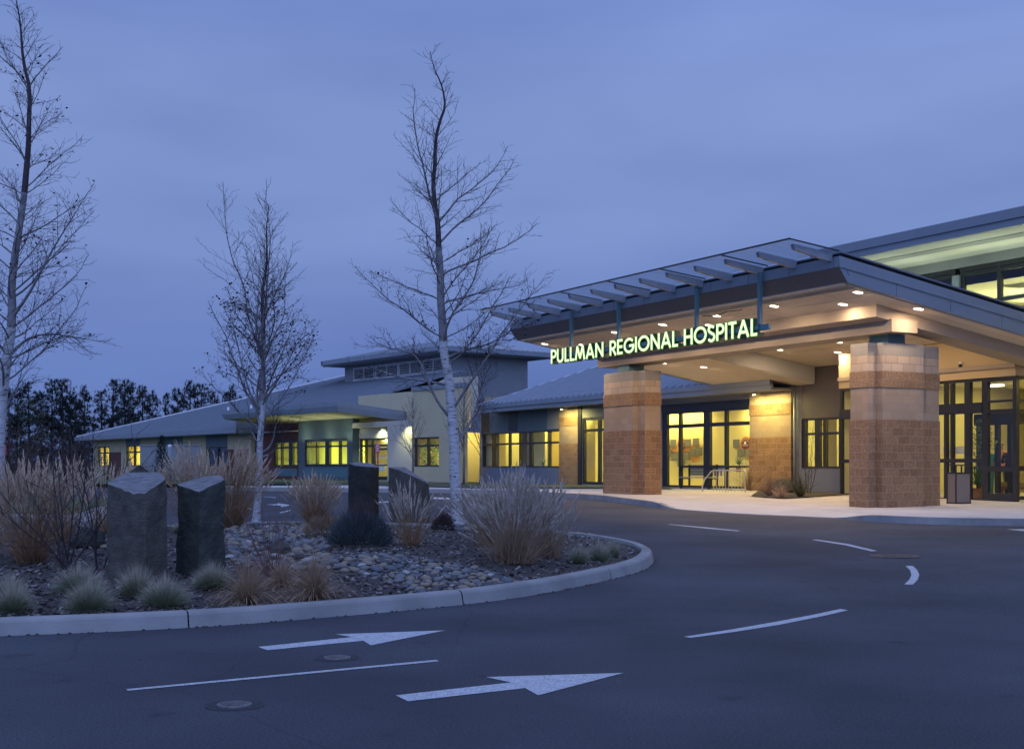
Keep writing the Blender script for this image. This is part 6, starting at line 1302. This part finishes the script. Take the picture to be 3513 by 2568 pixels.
# rock, grasses in the gravel bed
def onbed(fx, fy): p = Vo(fx, fy, .18); p.z = plaza_z(p.x, p.y)+.03; return p
p = onbed(2692, 1690); m_ = MB(); roundrock(m_, (p.x, p.y+.5, p.z+.14), .42, (1, .7, .75), 6, .3, 3); o = m_.build('boulder', 'basalt', None, GF, p); tag(o, 'round brown boulder in the bed between the two stone piers', 'boulder')
def smallgrass(label, p, W, H, n, mt, seed):
    random.seed(seed); m_ = MB()
    for _ in range(n): d = rdir(random.uniform(0, .9)); m_.blade(p+Vector((d.x, d.y, 0))*W*.2, d, H*random.uniform(.6, 1.1), .018, .7, 0, 4)
    r = thing('bed_grass', label, 'grass clump', GF, p, 'grasses in the pavement bed'); m_.build('blades', mt, r)
for i, (fx, fy, W, H, mt, lb) in enumerate(((2678, 1706, .3, .45, 'sedge', 'tan grass clump at the point of the pavement bed'), (2640, 1698, .3, .7, 'strawdark', 'thin brown grass clump left of the round brown boulder'), (2745, 1702, .3, .8, 'oliveleaf', 'olive grass clump right of the round brown boulder'), (2570, 1682, .4, 1.2, 'strawdark', 'dark grass clump beside the cycle rail'), (2620, 1676, .4, 1.1, 'strawdark', 'dark grass clump against the block pier'))): smallgrass(lb, onbed(fx, fy), W, H, 160, mt, i)
p = onbed(2660, 1680); shrub('bare_shrub', 'bare spreading shrub before the lit window near the near stone pier', onbed(2775, 1690), 2.7, 5, 77, 'twig', .7, .012, dens=.4, maxlev=3)
# post sign at the side entrance
Y = 58; b = at(1296/1.5544, 1029, Y); b.z = g(Y)+.1; t = thing('post_sign', 'small red sign on a post before the side entrance door', 'sign', GF, b)
z1 = 1.5+(1600-1521)/4420*Y; z0 = 1.5+(1600-1552)/4420*Y; m_ = MB(); m_.box(b.x-.035, b.x+.035, Y, Y+.05, b.z, z1); m_.build('post', 'red', t); m_ = MB(); m_.box(b.x-.11, b.x+.09, Y-.03, Y-.005, z0, z1); m_.build('panel', 'red', t)
m_ = MB()
for k in range(5): m_.box(b.x-.08, b.x+.06, Y-.034, Y-.031, z0+.06+k*.075, z0+.085+k*.075)
m_.build('lettering_lines', 'white', t)
Y = 46; b = at(13/1.5544, 1029, Y); b.z = g(Y); t = thing('post_sign', 'red sign panel on a post at the left edge of the photo', 'sign', GF, b); z1, z0 = 1.5+(1600-1527)/4420*Y, 1.5+(1600-1562)/4420*Y
m_ = MB(); m_.box(b.x-.03, b.x+.03, Y, Y+.05, b.z, z1); m_.build('post', 'steel', t); m_ = MB(); m_.box(b.x-.13, b.x+.10, Y-.03, Y-.005, z0, z1); m_.build('panel', 'red', t)
# pale screen wall, bollard lamp
Y = 78; xa, xb = (480/1.5544-CX)/FV*Y, (688/1.5544-CX)/FV*Y; zt_ = 1.5+(1600-1529)/4420*Y; m_ = MB(); m_.box(xa, xb, Y, Y+.25, .5, zt_); m_.box(xa-.04, xb+.04, Y-.05, Y+.3, zt_+.002, zt_+.07); o = m_.build('screen_wall', 'greywall', None, GF, ((xa+xb)/2, Y, .6)); tag(o, 'plain pale grey screen wall before the left wing', 'wall')
Y = 70; b = at(582.5/1.5544, 1029, Y); b.z = g(Y); zt_ = 1.5+(1600-1524)/4420*Y; t = thing('bollard_lamp', 'slim grey post lamp with round cap before the screen wall', 'lamp post', GF, b); m_ = MB(); m_.tube([b, Vector((b.x, b.y, zt_-.15))], .09, 10); m_.build('post', 'fascia', t); m_ = MB(); roundrock(m_, (b.x, b.y, zt_-.1), .11, (1, 1, 1), 0, 0, 2); m_.build('cap', 'white', t)
# wall camera on the vestibule
x, z = XA(3200+.3267*300, 5.98), CF.z_at((3200+.3267*300)/1.5544, (1200+.3267*150)/1.5544, 5.98); t = thing('wall_camera', 'small dome camera on the ochre wall over the glass doors', 'camera', CF, (x, 5.96, z)); m_ = MB(); m_.box(x-.05, x+.05, 5.93, 5.98, z, z+.07); m_.build('mount', 'white', t); m_ = MB(); roundrock(m_, (x, 5.93, z-.04), .055, (1, 1, 1), 0, 0, 2); m_.build('dome', 'dark', t)
# plants and furniture seen through the glass
def cpos(fx, y, z): x = XA(fx, y); q = CF.w(x, y, z); return q
def potted(label, q, H, W, n, ls, mt, pot=.25, trunk=.35, seed=0, spiky=False):
    random.seed(seed); t = thing('potted_plant', label, 'potted plant', GF, q); m_ = MB(); k = 14
    rr = [(.75, 0), (1, 1), (.92, 1), (.88, .9)]; m_.add([(q.x+math.cos(2*math.pi*i/k)*pot*.55*a, q.y+math.sin(2*math.pi*i/k)*pot*.55*a, q.z+b*pot) for a, b in rr for i in range(k)], [(l*k+i, l*k+(i+1) % k, (l+1)*k+(i+1) % k, (l+1)*k+i) for l in range(3) for i in range(k)]+[tuple(3*k+i for i in range(k))]); m_.build('pot', 'pot', t)
    s_ = MB(); s_.tube([q+Vector((0, 0, pot*.8)), q+Vector((.03, 0, H*trunk+pot)), q+Vector((0, .02, H*.8))], [.025, .02, .008], 6); s_.build('stem', 'pinetrunk', t); f_ = MB()
    for _ in range(n):
        if spiky: d = rdir(random.uniform(.1, 1.3)); f_.blade(q+Vector((0, 0, pot+H*trunk*.6)), d, W*random.uniform(.8, 1.3), ls, 1.0, 0, 5)
        else: u = random.random(); az = random.uniform(0, 6.28); r_ = W*math.sqrt(random.random())*math.sin(math.pi*(.1+.85*u)); f_.blade(q+Vector((math.cos(az)*r_, math.sin(az)*r_, pot+H*trunk+(H-H*trunk-pot)*u)), rdir(random.uniform(.6, 1.9)), ls*1.6, ls*.7, .6, 0, 2)
    f_.build('leaves', mt, t)
potted('tall indoor fig tree in a pot behind the sliding glass doors', cpos(3366, 7.4, EF+.02), 2.35, .42, 700, .07, 'leafgreen', .32, .35, 1)
potted('low spiky palm in an orange pot inside the vestibule', cpos(3352, 6.7, EF+.02), .8, .75, 46, .045, 'leafgreen', .34, .2, 2, True)
potted('spiky plant on the window sill of the lobby near the block pier', cpos(zb_(1510), 7.75, 1.30), .45, .34, 60, .035, 'leafgreen', .2, .3, 3, True)
potted('small dark plant on the sill of the ribbon window', cpos(1862, 7.75, 1.30), .45, .34, 40, .035, 'leafgreen', .2, .3, 4, True)
q = LF.w(X0(1478, .9), .9, 1.05); potted('leafy green plant filling the lower right of the cream block window', q, 1.75, .95, 520, .13, 'leafbright', .3, .1, 5)
def placebox(m_, *a): m_.box(*a)
y = 8.6; xa, xb = XA(3428, y), XA(3560, y); t = thing('lobby_bench', 'upholstered wooden bench inside the lobby at the right edge', 'bench', CF, ((xa+xb)/2, y, EF+.01)); m_ = MB(); m_.box(xa, xb, y, y+.5, EF+.38, EF+.52); m_.build('seat', 'cushion', t)
m_ = MB(); m_.box(xa, xb, y+.02, y+.48, EF+.31, EF+.378); m_.build('rail', 'wood', t)
for x in (xa+.03, xb-.09):
    for yy in (y+.03, y+.42): m_ = MB(); m_.box(x, x+.06, yy, yy+.06, EF+.01, EF+.31); m_.build('leg', 'wood', t)
y = 10.4; xc = XA(3446, y); t = thing('lobby_chair', 'red-brown wooden chair behind the lobby bench', 'chair', CF, (xc, y, EF+.01)); m_ = MB(); m_.box(xc-.24, xc+.24, y, y+.45, EF+.40, EF+.46); m_.build('seat', 'wood', t); m_ = MB()
for k in (-.22, -.07, .07, .2): m_.box(xc+k, xc+k+.03, y+.42, y+.45, EF+.46, EF+.88)
m_.box(xc-.24, xc+.24, y+.418, y+.452, EF+.88, EF+.95); m_.build('backrest', 'wood', t)
for a in (-.22, .19):
    for b2_ in (.01, .41): m_ = MB(); m_.box(xc+a, xc+a+.035, y+b2_, y+b2_+.035, EF+.01, EF+.40); m_.build('leg', 'wood', t)
# ---------------------------------------------------------------- people in the lobby
M['skin'] = mat('skin', (.52, .30, .20), (.55, .33, .22), sc=3, rough=.6)
M['cl_teal'] = mat('cloth_teal', (.03, .16, .20), (.04, .20, .24), sc=5, rough=.9)
M['cl_dark'] = mat('cloth_dark', (.02, .025, .03), (.03, .035, .045), sc=5, rough=.9)
M['cl_pink'] = mat('cloth_salmon', (.62, .20, .14), (.66, .24, .17), sc=5, rough=.9)
M['cl_grey'] = mat('cloth_grey', (.20, .20, .20), (.24, .24, .24), sc=5, rough=.9)
M['hair_w'] = mat('hair_grey', (.45, .43, .40), (.55, .53, .5), sc=20, rough=.8)
M['hair_b'] = mat('hair_brown', (.10, .06, .03), (.14, .08, .05), sc=20, rough=.8)
def person(label, q, rz, top, legs, hair, H=1.68, arm=0):
    t = thing('person', label, 'person', GF, q); t.rotation_euler = (0, 0, rz)
    bm = bmesh.new(); sl = bm.verts.layers.skin.verify(); V_ = {}
    def v(n, x, y, z, r, r2=None): a = bm.verts.new((x, y, z*H/1.7)); a[sl].radius = (r, r2 or r); V_[n] = a
    v('pel', 0, 0, .94, .13, .10); v('waist', 0, 0, 1.10, .125, .095); v('chest', 0, 0, 1.30, .15, .11); v('neck0', 0, 0, 1.43, .075, .07); v('neck', 0, -.01, 1.48, .05); v('jaw', 0, -.03, 1.54, .065, .075); v('head', 0, -.02, 1.60, .08, .095); v('crown', 0, -.0, 1.67, .06, .07)
    for s, n in ((-1, 'l'), (1, 'r')):
        v(n+'hip', s*.09, 0, .88, .09); v(n+'knee', s*.10, -.02, .50, .06); v(n+'ank', s*.10, .01, .10, .04); v(n+'toe', s*.11, -.14, .04, .035, .03)
        v(n+'sh', s*.17, 0, 1.38, .06); v(n+'el', s*.22, .02, 1.10, .042)
        if arm and s == 1: v(n+'wr', s*.15, -.20, 1.18, .03); v(n+'hand', s*.10, -.27, 1.22, .025, .035)
        else: v(n+'wr', s*.22, -.05, .86, .03); v(n+'hand', s*.22, -.08, .77, .025, .035)
    E_ = [('pel', 'waist'), ('waist', 'chest'), ('chest', 'neck0'), ('neck0', 'neck'), ('neck', 'jaw'), ('jaw', 'head'), ('head', 'crown')]
    for n in 'lr': E_ += [('pel', n+'hip'), (n+'hip', n+'knee'), (n+'knee', n+'ank'), (n+'ank', n+'toe'), ('chest', n+'sh'), (n+'sh', n+'el'), (n+'el', n+'wr'), (n+'wr', n+'hand')]
    for a, b in E_: bm.edges.new((V_[a], V_[b]))
    V_['pel'][sl].use_root = True
    # five short fingers on each hand
    for n, s in (('l', -1), ('r', 1)):
        h = V_[n+'hand'].co
        for k in range(5):
            a = bm.verts.new((h.x+(k-2)*.011, h.y-.01+(.0 if k else .02), h.z-.05)); a[sl].radius = (.009, .009); b = bm.verts.new((h.x+(k-2)*.014, h.y-.02, h.z-.085+(.025 if k == 0 else abs(k-2)*.006))); b[sl].radius = (.007, .007); bm.edges.new((V_[n+'hand'], a)); bm.edges.new((a, b))
    me = bpy.data.meshes.new('body'); bm.to_mesh(me); bm.free(); tmp = bpy.data.objects.new('tmp', me); COL.objects.link(tmp); sk = tmp.modifiers.new('skin', 'SKIN'); sb = tmp.modifiers.new('sub', 'SUBSURF'); sb.levels = 1; sb.render_levels = 1
    dg = bpy.context.evaluated_depsgraph_get(); dg.update(); ev = tmp.evaluated_get(dg); me2 = bpy.data.meshes.new_from_object(ev); bpy.data.objects.remove(tmp)
    me2.materials.clear()
    for m__ in ('skin', top, legs, hair): me2.materials.append(M[m__])
    k = H/1.7
    for p_ in me2.polygons:
        c = p_.center; z = c.z/k; p_.use_smooth = True
        if z > 1.62 or (z > 1.55 and c.y > .0): p_.material_index = 3
        elif z > 1.45: p_.material_index = 0
        elif z > .95 and not (abs(c.x) > .13 and z < .95): p_.material_index = 1
        elif abs(c.x) > .17 and z > .7: p_.material_index = 0
        else: p_.material_index = 2
        if arm and c.y < -.18 and z > 1.0: p_.material_index = 0
    b_ = bpy.data.objects.new('body', me2); COL.objects.link(b_); b_.parent = t
    f_ = MB()
    for x, y_, z, r in ((-.03, -.112, 1.60, .010), (.03, -.112, 1.60, .010), (0, -.128, 1.575, .013), (0, -.108, 1.535, .016)): roundrock(f_, (x, y_, z*k), r, (1, .7, .6 if z < 1.55 else 1), 0, 0, 1)
    f_.v = [(a+q[0], b+q[1], c+q[2]) for a, b, c in f_.v]; f_.build('face_features', 'hair_b', t)
qq = lambda fx, y: cpos(fx, y, EF+.015)
person('person with grey hair in teal clothes, left of the three in the lobby', qq(3391, 9.3), R(-20), 'cl_teal', 'cl_teal', 'hair_w', 1.62)
person('person in a salmon top facing out, middle of the three in the lobby', qq(3437, 9.6), R(-15), 'cl_pink', 'cl_grey', 'hair_b', 1.72, 1)
person('person with grey hair in dark clothes, right of the three in the lobby', qq(3464, 9.2), R(150), 'cl_dark', 'cl_dark', 'hair_w', 1.66, 1)
